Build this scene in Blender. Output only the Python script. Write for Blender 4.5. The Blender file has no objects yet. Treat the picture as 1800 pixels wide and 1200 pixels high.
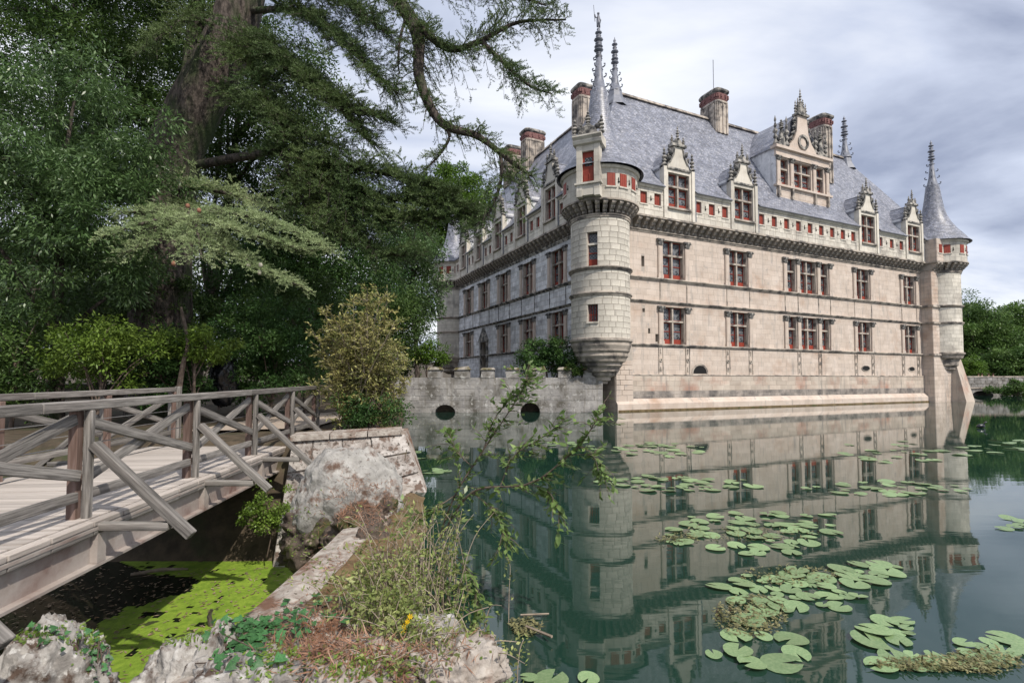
import bpy, math, random
import numpy as np
from mathutils import Vector, Matrix, noise as mnoise
random.seed(7)
rng = np.random.default_rng(11)
R = math.radians
scene = bpy.context.scene
C = scene.collection

# ------------------------------------------------------------------ camera
cam_d = bpy.data.cameras.new('camera')
cam = bpy.data.objects.new('camera', cam_d); C.objects.link(cam)
cam.location = (0, 0, 2.0)
cam.rotation_euler = (R(90 + 2.4), 0, 0)
cam_d.sensor_width = 36.0
cam_d.lens = 36.0 * 918 / 1800
cam_d.shift_y = 28.5 / 1800
cam_d.clip_start = 0.05
cam_d.clip_end = 2000
scene.camera = cam

# ------------------------------------------------------------------ light
SUN_AZ, SUN_EL = math.atan2(0.62, -0.785), R(48)
SUN = Vector((math.sin(SUN_AZ) * math.cos(SUN_EL), math.cos(SUN_AZ) * math.cos(SUN_EL), math.sin(SUN_EL)))
world = bpy.data.worlds.new('World'); scene.world = world
world.use_nodes = True
wt = world.node_tree; wt.nodes.clear()
def wn(t, **k):
    n = wt.nodes.new(t)
    for a, b in k.items(): setattr(n, a, b)
    return n
sky = wn('ShaderNodeTexSky', sky_type='NISHITA', sun_disc=False, sun_elevation=SUN_EL, sun_rotation=SUN_AZ, air_density=1.0, dust_density=1.5)
tc = wn('ShaderNodeTexCoord')
sep = wn('ShaderNodeSeparateXYZ'); wt.links.new(tc.outputs['Generated'], sep.inputs[0])
zmax = wn('ShaderNodeMath', operation='MAXIMUM'); wt.links.new(sep.outputs['Z'], zmax.inputs[0]); zmax.inputs[1].default_value = 0.0
zadd = wn('ShaderNodeMath', operation='ADD'); wt.links.new(zmax.outputs[0], zadd.inputs[0]); zadd.inputs[1].default_value = 0.22
dx = wn('ShaderNodeMath', operation='DIVIDE'); wt.links.new(sep.outputs['X'], dx.inputs[0]); wt.links.new(zadd.outputs[0], dx.inputs[1])
dy = wn('ShaderNodeMath', operation='DIVIDE'); wt.links.new(sep.outputs['Y'], dy.inputs[0]); wt.links.new(zadd.outputs[0], dy.inputs[1])
comb = wn('ShaderNodeCombineXYZ'); wt.links.new(dx.outputs[0], comb.inputs[0]); wt.links.new(dy.outputs[0], comb.inputs[1])
cmap = wn('ShaderNodeMapping'); cmap.inputs['Rotation'].default_value = (0, 0, R(-28)); cmap.inputs['Scale'].default_value = (0.75, 1.5, 1); cmap.inputs['Location'].default_value = (3.1, 1.7, 0)
wt.links.new(comb.outputs[0], cmap.inputs[0])
cn = wn('ShaderNodeTexNoise'); cn.inputs['Scale'].default_value = 1.15; cn.inputs['Detail'].default_value = 7; cn.inputs['Roughness'].default_value = 0.52; cn.inputs['Distortion'].default_value = 0.35
wt.links.new(cmap.outputs[0], cn.inputs['Vector'])
cr = wn('ShaderNodeValToRGB')
e = cr.color_ramp.elements
e[0].position = 0.33; e[0].color = (3.0, 3.4, 4.6, 1)
e[1].position = 0.62; e[1].color = (8.8, 9.0, 9.5, 1)
m_ = e.new(0.46); m_.color = (5.6, 6.1, 7.4, 1)
wt.links.new(cn.outputs['Fac'], cr.inputs[0])
mixs = wn('ShaderNodeMix', data_type='RGBA'); mixs.inputs[0].default_value = 0.9
wt.links.new(sky.outputs[0], mixs.inputs[6]); wt.links.new(cr.outputs[0], mixs.inputs[7])
bg = wn('ShaderNodeBackground'); bg.inputs['Strength'].default_value = 0.1
wt.links.new(mixs.outputs[2], bg.inputs['Color'])
wo = wn('ShaderNodeOutputWorld'); wt.links.new(bg.outputs[0], wo.inputs[0])
sun_d = bpy.data.lights.new('sun', 'SUN'); sun_d.energy = 3.3; sun_d.angle = R(0.9); sun_d.color = (1.0, 0.93, 0.83)
sun_o = bpy.data.objects.new('sun', sun_d); C.objects.link(sun_o)
sun_o.rotation_euler = SUN.to_track_quat('Z', 'Y').to_euler()
scene.view_settings.view_transform = 'Standard'
scene.view_settings.look = 'None'
scene.view_settings.exposure = 0.34
scene.view_settings.gamma = 1.0

# ------------------------------------------------------------------ materials
def mat(name, c1, c2=None, scale=3.0, rough=0.85, tone=0.0, orand=0.0, stretch=(1, 1, 1), bump=0.0, bscale=30.0, c3=None, s3=0.6, t3=(0.55, 0.7),
        detail=5.0, spec=0.3, transl=0.0, coord='Object', ramp=(0.35, 0.65), streak=None, bstretch=None, metal=0.0, c4=None, s4=8.0, t4=(0.6, 0.68)):
    m = bpy.data.materials.new(name); m.use_nodes = True
    nt = m.node_tree; N = nt.nodes; Lk = nt.links
    b = N['Principled BSDF']; out = N['Material Output']
    b.inputs['Roughness'].default_value = rough
    b.inputs['Specular IOR Level'].default_value = spec
    b.inputs['Metallic'].default_value = metal
    tcn = N.new('ShaderNodeTexCoord'); mp = N.new('ShaderNodeMapping'); mp.inputs['Scale'].default_value = stretch
    Lk.new(tcn.outputs[coord], mp.inputs[0])
    def noi(sc, det, v=None):
        n = N.new('ShaderNodeTexNoise'); n.inputs['Scale'].default_value = sc; n.inputs['Detail'].default_value = det; n.inputs['Roughness'].default_value = 0.62
        Lk.new(v or mp.outputs[0], n.inputs['Vector']); return n.outputs['Fac']
    def rmp(f, a, b_):
        r = N.new('ShaderNodeMapRange'); r.inputs[1].default_value = a; r.inputs[2].default_value = b_; Lk.new(f, r.inputs[0]); return r.outputs[0]
    def mix(f, a, b_, blend='MIX'):
        x = N.new('ShaderNodeMix'); x.data_type = 'RGBA'; x.blend_type = blend
        if isinstance(f, float): x.inputs[0].default_value = f
        else: Lk.new(f, x.inputs[0])
        for i, v in ((6, a), (7, b_)):
            if isinstance(v, tuple): x.inputs[i].default_value = (*v, 1)
            else: Lk.new(v, x.inputs[i])
        return x.outputs[2]
    col = mix(rmp(noi(scale, detail), *ramp), c1, c2 or c1)
    if c3: col = mix(rmp(noi(s3, 6), *t3), col, c3)
    if streak:
        mp2 = N.new('ShaderNodeMapping'); mp2.inputs['Scale'].default_value = (1.6, 1.6, 0.18); Lk.new(tcn.outputs[coord], mp2.inputs[0])
        col = mix(rmp(noi(1.6, 5, mp2.outputs[0]), 0.55, 0.78), col, streak)
    if c4: col = mix(rmp(noi(s4, 4), *t4), col, c4)
    if tone or orand:
        v = None
        if tone:
            at = N.new('ShaderNodeAttribute'); at.attribute_name = 'tone'
            v = rmp(at.outputs['Fac'], 0, 1); v.node.inputs[3].default_value = 1 - tone; v.node.inputs[4].default_value = 1 + tone
        if orand:
            oi = N.new('ShaderNodeObjectInfo'); w = rmp(oi.outputs['Random'], 0, 1); w.node.inputs[3].default_value = 1 - orand; w.node.inputs[4].default_value = 1 + orand
            if v is None: v = w
            else:
                mm = N.new('ShaderNodeMath'); mm.operation = 'MULTIPLY'; Lk.new(v, mm.inputs[0]); Lk.new(w, mm.inputs[1]); v = mm.outputs[0]
        hs = N.new('ShaderNodeVectorMath'); hs.operation = 'SCALE'; Lk.new(col, hs.inputs[0]); Lk.new(v, hs.inputs['Scale']); col = hs.outputs[0]
    Lk.new(col, b.inputs['Base Color'])
    if bump:
        bm_ = N.new('ShaderNodeBump'); bm_.inputs['Strength'].default_value = bump; bm_.inputs['Distance'].default_value = 0.02
        v = None
        if bstretch:
            mp3 = N.new('ShaderNodeMapping'); mp3.inputs['Scale'].default_value = bstretch; Lk.new(tcn.outputs[coord], mp3.inputs[0]); v = mp3.outputs[0]
        Lk.new(noi(bscale, 6, v), bm_.inputs['Height']); Lk.new(bm_.outputs[0], b.inputs['Normal'])
    if transl:
        tr = N.new('ShaderNodeBsdfTranslucent'); Lk.new(col, tr.inputs['Color'])
        ms = N.new('ShaderNodeMixShader'); ms.inputs[0].default_value = transl
        Lk.new(b.outputs[0], ms.inputs[1]); Lk.new(tr.outputs[0], ms.inputs[2]); Lk.new(ms.outputs[0], out.inputs[0])
    return m
M = {}
M['stone'] = mat('cream_limestone', (.49, .405, .34), (.59, .505, .44), 0.9, tone=.07, bump=.35, bscale=14, c3=(.40, .28, .21), s3=.4, t3=(.54, .74), streak=(.24, .23, .22), c4=(.33, .31, .30), s4=2.2, t4=(.6, .74))
M['stone_base'] = mat('plinth_limestone', (.43, .36, .30), (.54, .47, .40), 0.8, tone=.14, bump=.5, bscale=12, c3=(.36, .19, .14), s3=.45, t3=(.5, .72), streak=(.20, .19, .18))
M['stone_white'] = mat('white_tuffeau', (.53, .49, .42), (.63, .59, .52), 1.1, tone=.14, orand=.12, bump=.5, bscale=14, c3=(.33, .30, .265), s3=.7, t3=(.52, .70), streak=(.26, .245, .23), c4=(.20, .19, .18), s4=5, t4=(.66, .76))
M['stone_grey_lifted'] = mat('weathered_limestone_shade_lifted', (.54, .55, .575), (.75, .75, .765), 1.8, tone=.22, bump=.5, bscale=14, c3=(.36, .36, .38), s3=1.6, t3=(.54, .7), streak=(.27, .27, .29))  # grey weathering, with the base colour paled to lift the shaded courtyard side
M['joint'] = mat('lime_mortar', (.36, .32, .28), (.44, .39, .34), 4)
M['trim'] = mat('weathered_moulding', (.36, .31, .26), (.50, .44, .38), 1.5, bump=.7, bscale=16, c3=(.11, .10, .095), s3=1.3, t3=(.45, .62), orand=.16)
M['carved'] = mat('carved_stone_dark_lichen', (.30, .28, .25), (.46, .43, .385), 2.5, bump=1.0, bscale=16, c3=(.07, .07, .07), s3=2.4, t3=(.42, .56), orand=.15)
M['red'] = mat('oxblood_paint', (.22, .035, .022), (.28, .05, .03), 6, rough=.55, orand=.12, bump=.2, bscale=25)
M['dark'] = mat('dark_void', (.012, .012, .013), rough=.9)
M['lead'] = mat('lead_sheet', (.13, .14, .17), (.20, .21, .25), 3, rough=.5, spec=.5, c3=(.07, .07, .08), s3=2)
M['brick'] = mat('red_brick_band', (.13, .055, .055), (.24, .13, .12), 9, bump=.6, bscale=20)
M['wood'] = mat('weathered_oak', (.085, .078, .072), (.32, .298, .275), 5, rough=.75, stretch=(.35, 5, 5), bump=.45, bscale=9, bstretch=(.5, 9, 9), orand=.22, c3=(.13, .11, .10), s3=1.1, t3=(.56, .76))
M['wood_brown'] = mat('damp_brown_post', (.11, .07, .055), (.20, .14, .12), 6, stretch=(.35, 5, 5), bump=.4, bscale=9, orand=.15)
M['plank'] = mat('sun_bleached_plank', (.36, .32, .29), (.50, .45, .41), 4, stretch=(.4, 6, 6), bump=.4, bscale=9, orand=.16, c3=(.25, .21, .18), s3=1.4, t3=(.55, .75))
M['beam'] = mat('stained_steel_beam', (.30, .25, .22), (.42, .38, .35), 3, bump=.3, bscale=12, c3=(.17, .10, .08), s3=1.5, t3=(.5, .68))
M['wire'] = mat('steel_cable', (.45, .45, .45), rough=.4, metal=.8)
M['rock'] = mat('lichen_rock', (.20, .185, .17), (.42, .40, .375), 4, rough=.95, spec=.1, bump=1.0, bscale=16, tone=.15, c3=(.10, .07, .055), s3=5.5, t3=(.50, .60), c4=(.46, .445, .42), s4=19, t4=(.56, .66))
M['boulder'] = mat('pale_boulder', (.25, .24, .225), (.42, .405, .38), 3, rough=.95, spec=.1, bump=1.0, bscale=20, c3=(.13, .085, .065), s3=2.8, t3=(.53, .63), c4=(.17, .16, .15), s4=22, t4=(.58, .68))
M['wall_lichen'] = mat('rust_lichen_wall', (.22, .19, .17), (.46, .43, .40), 5, rough=.95, spec=.1, bump=1.0, bscale=20, tone=.15, c3=(.14, .10, .08), s3=6.5, t3=(.52, .6), c4=(.09, .08, .07), s4=19, t4=(.56, .64))
M['rock_dark'] = mat('mossy_wet_rock', (.045, .035, .028), (.13, .10, .08), 6, bump=1.0, bscale=14, c3=(.06, .065, .02), s3=2.5, t3=(.5, .62), c4=(.24, .19, .155), s4=9, t4=(.6, .66))
M['old_wall'] = mat('old_rubble_wall', (.23, .22, .215), (.42, .40, .38), 2.2, bump=1.0, bscale=7, tone=.14, c3=(.12, .11, .095), s3=1.1, t3=(.47, .62), c4=(.47, .46, .44), s4=3.5, t4=(.56, .68), streak=(.15, .13, .10))
M['moss_cap'] = mat('mossy_capstone', (.20, .18, .15), (.36, .33, .29), 4, bump=1.0, bscale=10, c3=(.10, .085, .03), s3=2.2, t3=(.44, .56))
M['tide'] = mat('tide_marked_limestone', (.20, .185, .17), (.40, .35, .31), 1.4, tone=.16, bump=.6, bscale=12, c3=(.12, .11, .105), s3=.9, t3=(.46, .62), streak=(.12, .11, .10))
M['weir'] = mat('weir_stone', (.26, .22, .19), (.46, .42, .375), 7, spec=.1, rough=.95, bump=1.0, bscale=18, c3=(.17, .10, .07), s3=3.2, t3=(.5, .62), c4=(.10, .08, .06), s4=16, t4=(.6, .68))
M['algae'] = mat('brown_algae_apron', (.105, .07, .032), (.20, .145, .075), 3, rough=.45, bump=.6, bscale=9, c3=(.07, .08, .03), s3=1.6)
M['gravel'] = mat('sandy_gravel_path', (.36, .29, .23), (.46, .38, .31), 10, bump=.7, bscale=60)
M['soil'] = mat('leaf_litter_ground', (.045, .035, .022), (.10, .075, .05), 4, bump=.8, bscale=14, c3=(.04, .055, .02), s3=.7, t3=(.55, .7))
M['bark'] = mat('cedar_bark', (.03, .024, .02), (.13, .105, .09), 9, stretch=(1, 1, .35), bump=1.0, bscale=11, bstretch=(1.4, 1.4, .3), c3=(.04, .06, .02), s3=.8, t3=(.5, .62), ramp=(.4, .62))
M['bark'].node_tree.nodes['Bump'].inputs['Distance'].default_value = .08
M['twig'] = mat('brown_twig', (.09, .065, .05), (.17, .13, .105), 8, bump=.5)
M['drystem'] = mat('dry_stem', (.22, .17, .13), (.36, .30, .24), 8)
def leafm(name, c1, c2, sc=1.2, t=.35, tone=.4, tr=.3, rough=.5, spec=.35): return mat(name, c1, c2, sc, rough=rough, tone=tone, transl=tr, spec=spec)
M['ash'] = leafm('ash_leaf', (.06, .12, .035), (.135, .215, .08), spec=.6, rough=.4)
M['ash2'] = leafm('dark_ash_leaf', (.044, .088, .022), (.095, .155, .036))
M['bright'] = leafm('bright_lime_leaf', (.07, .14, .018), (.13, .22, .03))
M['far'] = leafm('far_bank_leaf', (.05, .11, .025), (.13, .21, .05), .25)
M['shrub'] = leafm('laurel_leaf', (.03, .08, .022), (.085, .16, .04), 1.4)
M['lime'] = leafm('lime_shrub_leaf', (.09, .16, .02), (.18, .26, .045))
M['olive'] = leafm('yellowing_shrub_leaf', (.13, .16, .04), (.38, .34, .13), 2.2, tone=.6)
M['cedar'] = leafm('cedar_needle', (.06, .105, .035), (.13, .18, .062), .6, tr=.2)
M['cedar_sun_tint'] = leafm('cedar_needle_sun_tint', (.22, .30, .13), (.40, .47, .25), .9, tr=.25)  # lighter needle copy: sunlight on the front spray put into the colour
M['privet'] = leafm('glossy_ovate_leaf', (.10, .17, .045), (.20, .28, .09), 5, tr=.35, rough=.35)
M['ivy'] = mat('ivy_leaf', (.03, .10, .035), (.07, .18, .06), 7, rough=.4, orand=.35, transl=.15)
M['weed'] = leafm('dry_weed_leaf', (.15, .20, .05), (.32, .34, .13), 4)
M['pad'] = mat('lily_pad', (.17, .27, .12), (.28, .38, .19), 5, rough=.38, orand=.22, transl=.12, c3=(.33, .34, .15), s3=2.2, t3=(.6, .75))
M['padred'] = mat('reddish_lily_pad', (.30, .21, .13), (.38, .30, .19), 5, rough=.4)
M['mat'] = leafm('floating_weed', (.14, .14, .055), (.28, .26, .13), 3)
M['duck'] = mat('duckweed_skin', (.16, .26, .025), (.27, .39, .045), 9, rough=.7, bump=.8, bscale=70, c3=(.12, .22, .015), s3=1.2, c4=(.05, .06, .02), s4=4.5, t4=(.62, .68))
M['yellow'] = mat('yellow_petal', (.75, .50, .01), (.85, .6, .02), 8)
M['litter'] = leafm('fallen_leaf', (.20, .12, .07), (.38, .30, .22), 5, tr=.1)
M['needle_litter'] = leafm('rusty_needle_litter', (.16, .075, .04), (.30, .17, .11), 4, tr=.1)
M['tarp'] = mat('black_plastic', (.008, .009, .012), (.014, .015, .02), 6, rough=.25, spec=.6, bump=.8, bscale=6)
M['cone'] = mat('cedar_cone', (.34, .32, .26), (.48, .45, .38), 20, bump=.6, bscale=60)
M['conebrown'] = mat('ripe_cedar_cone', (.22, .10, .06), (.30, .15, .10), 20, bump=.6, bscale=60)
# glass with lead lattice
def glass_mat():
    m = mat('leaded_glass', (.014, .017, .021), (.05, .058, .07), 2.4, rough=.12, spec=.6, orand=.5)
    nt = m.node_tree; N = nt.nodes; b = N['Principled BSDF']
    src = b.inputs['Base Color'].links[0].from_socket
    t = N.new('ShaderNodeTexCoord'); mp = N.new('ShaderNodeMapping'); mp.inputs['Rotation'].default_value = (0, R(45), 0); mp.inputs['Scale'].default_value = (7, 7, 7)
    nt.links.new(t.outputs['Object'], mp.inputs[0])
    vor = N.new('ShaderNodeTexVoronoi'); vor.distance = 'CHEBYCHEV'; vor.inputs['Randomness'].default_value = 0.12; vor.inputs['Scale'].default_value = 1.0
    nt.links.new(mp.outputs[0], vor.inputs['Vector'])
    wv = N.new('ShaderNodeMapRange'); wv.inputs[1].default_value = .40; wv.inputs[2].default_value = .46; nt.links.new(vor.outputs['Distance'], wv.inputs[0])
    mx = N.new('ShaderNodeMix'); mx.data_type = 'RGBA'; nt.links.new(wv.outputs[0], mx.inputs[0]); nt.links.new(src, mx.inputs[6]); mx.inputs[7].default_value = (.16, .165, .175, 1)
    nt.links.new(mx.outputs[2], b.inputs['Base Color'])
    bp = N.new('ShaderNodeBump'); bp.inputs['Strength'].default_value = .25; nt.links.new(vor.outputs['Color'], bp.inputs['Height']); nt.links.new(bp.outputs[0], b.inputs['Normal'])
    return m
M['glass'] = glass_mat()
# slate with courses from UV (metres)
def slate_mat(name, dark):
    m = mat(name, (.15, .16, .195), (.25, .26, .30), 1.1, rough=.42, spec=.55, c3=(.36, .36, .38), s3=4.5, t3=(.52, .66), streak=(.03, .03, .033) if dark else (.075, .08, .09), c4=(.52, .51, .48), s4=9.0, t4=(.62, .70))
    nt = m.node_tree; N = nt.nodes; b = N['Principled BSDF']
    src = b.inputs['Base Color'].links[0].from_socket
    uv = N.new('ShaderNodeUVMap')
    br = N.new('ShaderNodeTexBrick'); br.inputs['Scale'].default_value = 1.0
    for k, v in (('Brick Width', .24), ('Row Height', .14), ('Mortar Size', .012), ('Mortar Smooth', .3)): br.inputs[k].default_value = v
    br.inputs['Color1'].default_value = (.62, .62, .64, 1); br.inputs['Color2'].default_value = (1.3, 1.3, 1.34, 1); br.inputs['Mortar'].default_value = (.42, .42, .44, 1)
    nt.links.new(uv.outputs[0], br.inputs['Vector'])
    mx = N.new('ShaderNodeMix'); mx.data_type = 'RGBA'; mx.blend_type = 'MULTIPLY'; mx.inputs[0].default_value = 1
    nt.links.new(src, mx.inputs[6]); nt.links.new(br.outputs['Color'], mx.inputs[7]); nt.links.new(mx.outputs[2], b.inputs['Base Color'])
    bp = N.new('ShaderNodeBump'); bp.inputs['Strength'].default_value = .6; bp.inputs['Distance'].default_value = .02
    nt.links.new(br.outputs['Color'], bp.inputs['Height']); nt.links.new(bp.outputs[0], b.inputs['Normal'])
    return m
M['slate'] = slate_mat('blue_slate', False)
M['slate_dark'] = slate_mat('mossy_dark_slate', True)
# water
def water_mat(name, col, ior, rip):
    m = bpy.data.materials.new(name); m.use_nodes = True
    nt = m.node_tree; N = nt.nodes; b = N['Principled BSDF']
    b.inputs['Base Color'].default_value = (*col, 1); b.inputs['Roughness'].default_value = .025; b.inputs['IOR'].default_value = ior
    t = N.new('ShaderNodeTexCoord'); mp = N.new('ShaderNodeMapping'); mp.inputs['Scale'].default_value = (.8, 2.6, 1); nt.links.new(t.outputs['Object'], mp.inputs[0])
    n1 = N.new('ShaderNodeTexNoise'); n1.inputs['Scale'].default_value = 1.3; n1.inputs['Detail'].default_value = 3; nt.links.new(mp.outputs[0], n1.inputs['Vector'])
    bp = N.new('ShaderNodeBump'); bp.inputs['Strength'].default_value = rip; bp.inputs['Distance'].default_value = .02
    nt.links.new(n1.outputs['Fac'], bp.inputs['Height']); nt.links.new(bp.outputs[0], b.inputs['Normal'])
    return m
M['water'] = water_mat('still_green_water', (.012, .036, .025), 1.62, .05)
M['poolwater'] = water_mat('dark_pool_water', (.012, .016, .010), 1.33, .06)

# ------------------------------------------------------------------ mesh helpers
class MB:
    def __init__(s): s.v = []; s.f = []; s.t = []; s.uv = {}
    def face(s, pts, tone=.5, uv=None):
        n = len(s.v); s.v += [tuple(p) for p in pts]; s.f.append(tuple(range(n, n + len(pts)))); s.t.append(tone)
        if uv: s.uv[len(s.f) - 1] = uv
        return s
    def box(s, x0, x1, y0, y1, z0, z1, tone=.5):
        n = len(s.v)
        s.v += [(x0, y0, z0), (x1, y0, z0), (x1, y1, z0), (x0, y1, z0), (x0, y0, z1), (x1, y0, z1), (x1, y1, z1), (x0, y1, z1)]
        for q in ((3, 2, 1, 0), (4, 5, 6, 7), (0, 1, 5, 4), (1, 2, 6, 5), (2, 3, 7, 6), (3, 0, 4, 7)): s.f.append(tuple(n + i for i in q)); s.t.append(tone)
        return s
    def hexa(s, p, tone=.5):
        n = len(s.v); s.v += [tuple(q) for q in p]
        for q in ((3, 2, 1, 0), (4, 5, 6, 7), (0, 1, 5, 4), (1, 2, 6, 5), (2, 3, 7, 6), (3, 0, 4, 7)): s.f.append(tuple(n + i for i in q)); s.t.append(tone)
        return s
    def prism(s, poly, d0, d1, fn, tone=.5):
        n = len(s.v); k = len(poly)
        s.v += [fn(a, d0, b) for a, b in poly] + [fn(a, d1, b) for a, b in poly]
        s.f.append(tuple(range(n, n + k))); s.f.append(tuple(range(n + 2 * k - 1, n + k - 1, -1))); s.t += [tone, tone]
        for i in range(k):
            j = (i + 1) % k; s.f.append((n + i, n + k + i, n + k + j, n + j)); s.t.append(tone)
        return s
    def lathe(s, prof, n=16, c=(0, 0, 0), a0=0, a1=2 * math.pi, sx=1, sy=1, uvr=None):
        full = abs(a1 - a0 - 2 * math.pi) < 1e-6; m = n if full else n + 1; b = len(s.v); sl = 0
        for k, (r, z) in enumerate(prof):
            for i in range(m):
                a = a0 + (a1 - a0) * i / n; s.v.append((c[0] + sx * r * math.cos(a), c[1] + sy * r * math.sin(a), c[2] + z))
        for k in range(len(prof) - 1):
            d = math.hypot(prof[k + 1][0] - prof[k][0], prof[k + 1][1] - prof[k][1])
            for i in range(n):
                j = (i + 1) % m; s.f.append((b + k * m + i, b + k * m + j, b + (k + 1) * m + j, b + (k + 1) * m + i)); s.t.append(.5)
                if uvr:
                    w = (a1 - a0) * uvr; s.uv[len(s.f) - 1] = [(w * i / n, sl), (w * (i + 1) / n, sl), (w * (i + 1) / n, sl + d), (w * i / n, sl + d)]
            sl += d
        return s
    def tube(s, pts, rad, n=6):
        pts = [Vector(p) for p in pts]; b = len(s.v); up = Vector((.13, .21, .97))
        for i, p in enumerate(pts):
            d = (pts[min(i + 1, len(pts) - 1)] - pts[max(i - 1, 0)]).normalized()
            x = d.cross(up); x = x.normalized() if x.length > .05 else Vector((1, 0, 0)); y = d.cross(x)
            r = rad[i] if hasattr(rad, '__len__') else rad
            for k in range(n):
                a = 2 * math.pi * k / n; s.v.append(tuple(p + x * (r * math.cos(a)) + y * (r * math.sin(a))))
        for i in range(len(pts) - 1):
            for k in range(n):
                l = (k + 1) % n; s.f.append((b + i * n + k, b + i * n + l, b + (i + 1) * n + l, b + (i + 1) * n + k)); s.t.append(.5)
        s.f.append(tuple(b + k for k in range(n))[::-1]); s.t.append(.5); e_ = b + (len(pts) - 1) * n; s.f.append(tuple(e_ + k for k in range(n))); s.t.append(.5)
        return s
    def mesh(s, name, m, smooth=False):
        me = bpy.data.meshes.new(name); me.from_pydata(s.v, [], s.f)
        a = me.attributes.new('tone', 'FLOAT', 'FACE'); a.data.foreach_set('value', s.t)
        if s.uv:
            l = me.uv_layers.new(name='UVMap')
            for fi, u in s.uv.items():
                for li, q in zip(me.polygons[fi].loop_indices, u): l.data[li].uv = q
        if smooth: me.polygons.foreach_set('use_smooth', [True] * len(me.polygons))
        if m: me.materials.append(M[m])
        me.update(); return me
    def build(s, name, m, parent=None, kind=None, smooth=False, loc=None, rot=None):
        return link(name, s.mesh(name, m, smooth), parent, kind, loc, rot)
def link(name, data, parent=None, kind=None, loc=None, rot=None):
    o = bpy.data.objects.new(name, data); C.objects.link(o)
    if parent: o.parent = parent
    if kind: o['kind'] = kind
    if loc: o.location = loc
    if rot: o.rotation_euler = rot
    return o
def tag(o, label, cat, group=None):
    o['label'] = label; o['category'] = cat
    if group: o['group'] = group
    return o
def thing(name, label, cat, loc=(0, 0, 0), rz=0, group=None):
    return tag(link(name, None, loc=loc, rot=(0, 0, rz)), label, cat, group)
def npmesh(name, V, F, m, tone=None, smooth=False):
    """V (n,3) array, F (k,3 or 4) array"""
    me = bpy.data.meshes.new(name); n, k = len(V), F.shape[1]
    me.vertices.add(n); me.vertices.foreach_set('co', np.ascontiguousarray(V, dtype=np.float32).ravel())
    me.loops.add(F.size); me.loops.foreach_set('vertex_index', np.ascontiguousarray(F, dtype=np.int32).ravel())
    me.polygons.add(len(F)); me.polygons.foreach_set('loop_start', np.arange(0, F.size, k, dtype=np.int32))
    if tone is not None:
        a = me.attributes.new('tone', 'FLOAT', 'FACE'); a.data.foreach_set('value', np.ascontiguousarray(tone, dtype=np.float32))
    if m: me.materials.append(M[m])
    me.update(calc_edges=True)
    if smooth: me.polygons.foreach_set('use_smooth', [True] * len(F))
    return me
def unit(a): return a / np.maximum(np.linalg.norm(a, axis=1, keepdims=True), 1e-6)
def leaf_geo(P, D, Nn, Ls, W):
    """rhombus leaves: base P, direction D, normal-ish Nn, length Ls, width W"""
    n = len(P); D = unit(D); S = unit(np.cross(D, Nn)); Ls = np.broadcast_to(Ls, (n,))[:, None]; W = np.broadcast_to(W, (n,))[:, None]
    V = np.empty((n, 4, 3)); mid = P + D * Ls * .45
    V[:, 0] = P; V[:, 1] = mid + S * W * .5; V[:, 2] = P + D * Ls; V[:, 3] = mid - S * W * .5
    return V.reshape(-1, 3), np.arange(4 * n).reshape(n, 4)
F0 = 918.0; TH = R(2.4); PY = 667 - F0 * math.tan(TH)
def ray(px, py):
    x = (px - 900) / F0; y = -(py - PY) / F0
    return Vector((x, math.cos(TH) - math.sin(TH) * y, math.sin(TH) + math.cos(TH) * y))
def aty(px, py, Y):
    r = ray(px, py); p = r * (Y / r.y); return Vector((p.x, p.y, p.z + 2))
def atz(px, py, z):
    r = ray(px, py); p = r * ((z - 2) / r.z); return Vector((p.x, p.y, z))

# ------------------------------------------------------------------ setting: ground, water
CA = R(90 - 64.6)                       # chateau frame: local x along lake front, local y along the courtyard side
T0 = Vector((5.53, 32.5, 0))
UX = Vector((math.cos(CA), math.sin(CA), 0)); VX = Vector((-math.sin(CA), math.cos(CA), 0))
def sm(a, b, x):
    t = max(0.0, min(1.0, (x - a) / (b - a))); return t * t * (3 - 2 * t)
def xbank(Y):
    if Y < 10.4: return -2.2
    return np.interp(Y, [10.4, 13, 18, 25, 32, 34], [-2.3, -2.9, -3.9, -5.2, -6.6, -6.8])
def height(X, Y):
    d = Vector((X, Y, 0)) - T0; u, v = d.dot(UX), d.dot(VX)
    z = -1.7
    if Y > 9.0: z = max(z, -1.7 + 2.5 * sm(0.5, -0.25, X - xbank(Y)))
    if X < -1.9:                                          # channel below the bridge
        far = -1.7 + 2.5 * sm(8.2, 10.3, Y); z = far if Y < 10.4 else max(z, far if X < xbank(Y) - .1 else z)
    if Y < 5:                                             # near bank where the photographer stands
        e_ = 2.2 + 1.35 * sm(-2.25, -1.75, X) - max(0, X + .5) * .75; z = max(z, -1.7 + 1.95 * sm(e_ + .75, e_ - .35, Y))
    if Y > 33.2 and u < 37: z = max(z, -1.7 + 3.3 * sm(0, .6, v - .6) if u > 0 else -1.7 + 3.4 * sm(33.2, 33.9, Y))
    z = max(z, -1.7 + 3.2 * sm(68.5, 72, Y))
    z += 10 * sm(90, 300, Y)
    if z > -.9: z += .05 * mnoise.noise(Vector((X * .9, Y * .9, 0)))
    return z
gx = np.unique(np.concatenate([np.linspace(-420, -30, 14), np.linspace(-30, -9, 22), np.linspace(-9, 3, 61), np.linspace(3, 60, 39), np.linspace(60, 420, 14)]))
gy = np.unique(np.concatenate([np.linspace(-60, -2, 9), np.linspace(-2, 15, 86), np.linspace(15, 75, 91), np.linspace(75, 800, 22)]))
V = np.array([(x, y, height(x, y)) for y in gy for x in gx]); nx = len(gx)
F = np.array([(j * nx + i, j * nx + i + 1, (j + 1) * nx + i + 1, (j + 1) * nx + i) for j in range(len(gy) - 1) for i in range(nx - 1)])
link('ground', npmesh('ground', V, F, 'soil', smooth=True), kind='structure')
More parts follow.
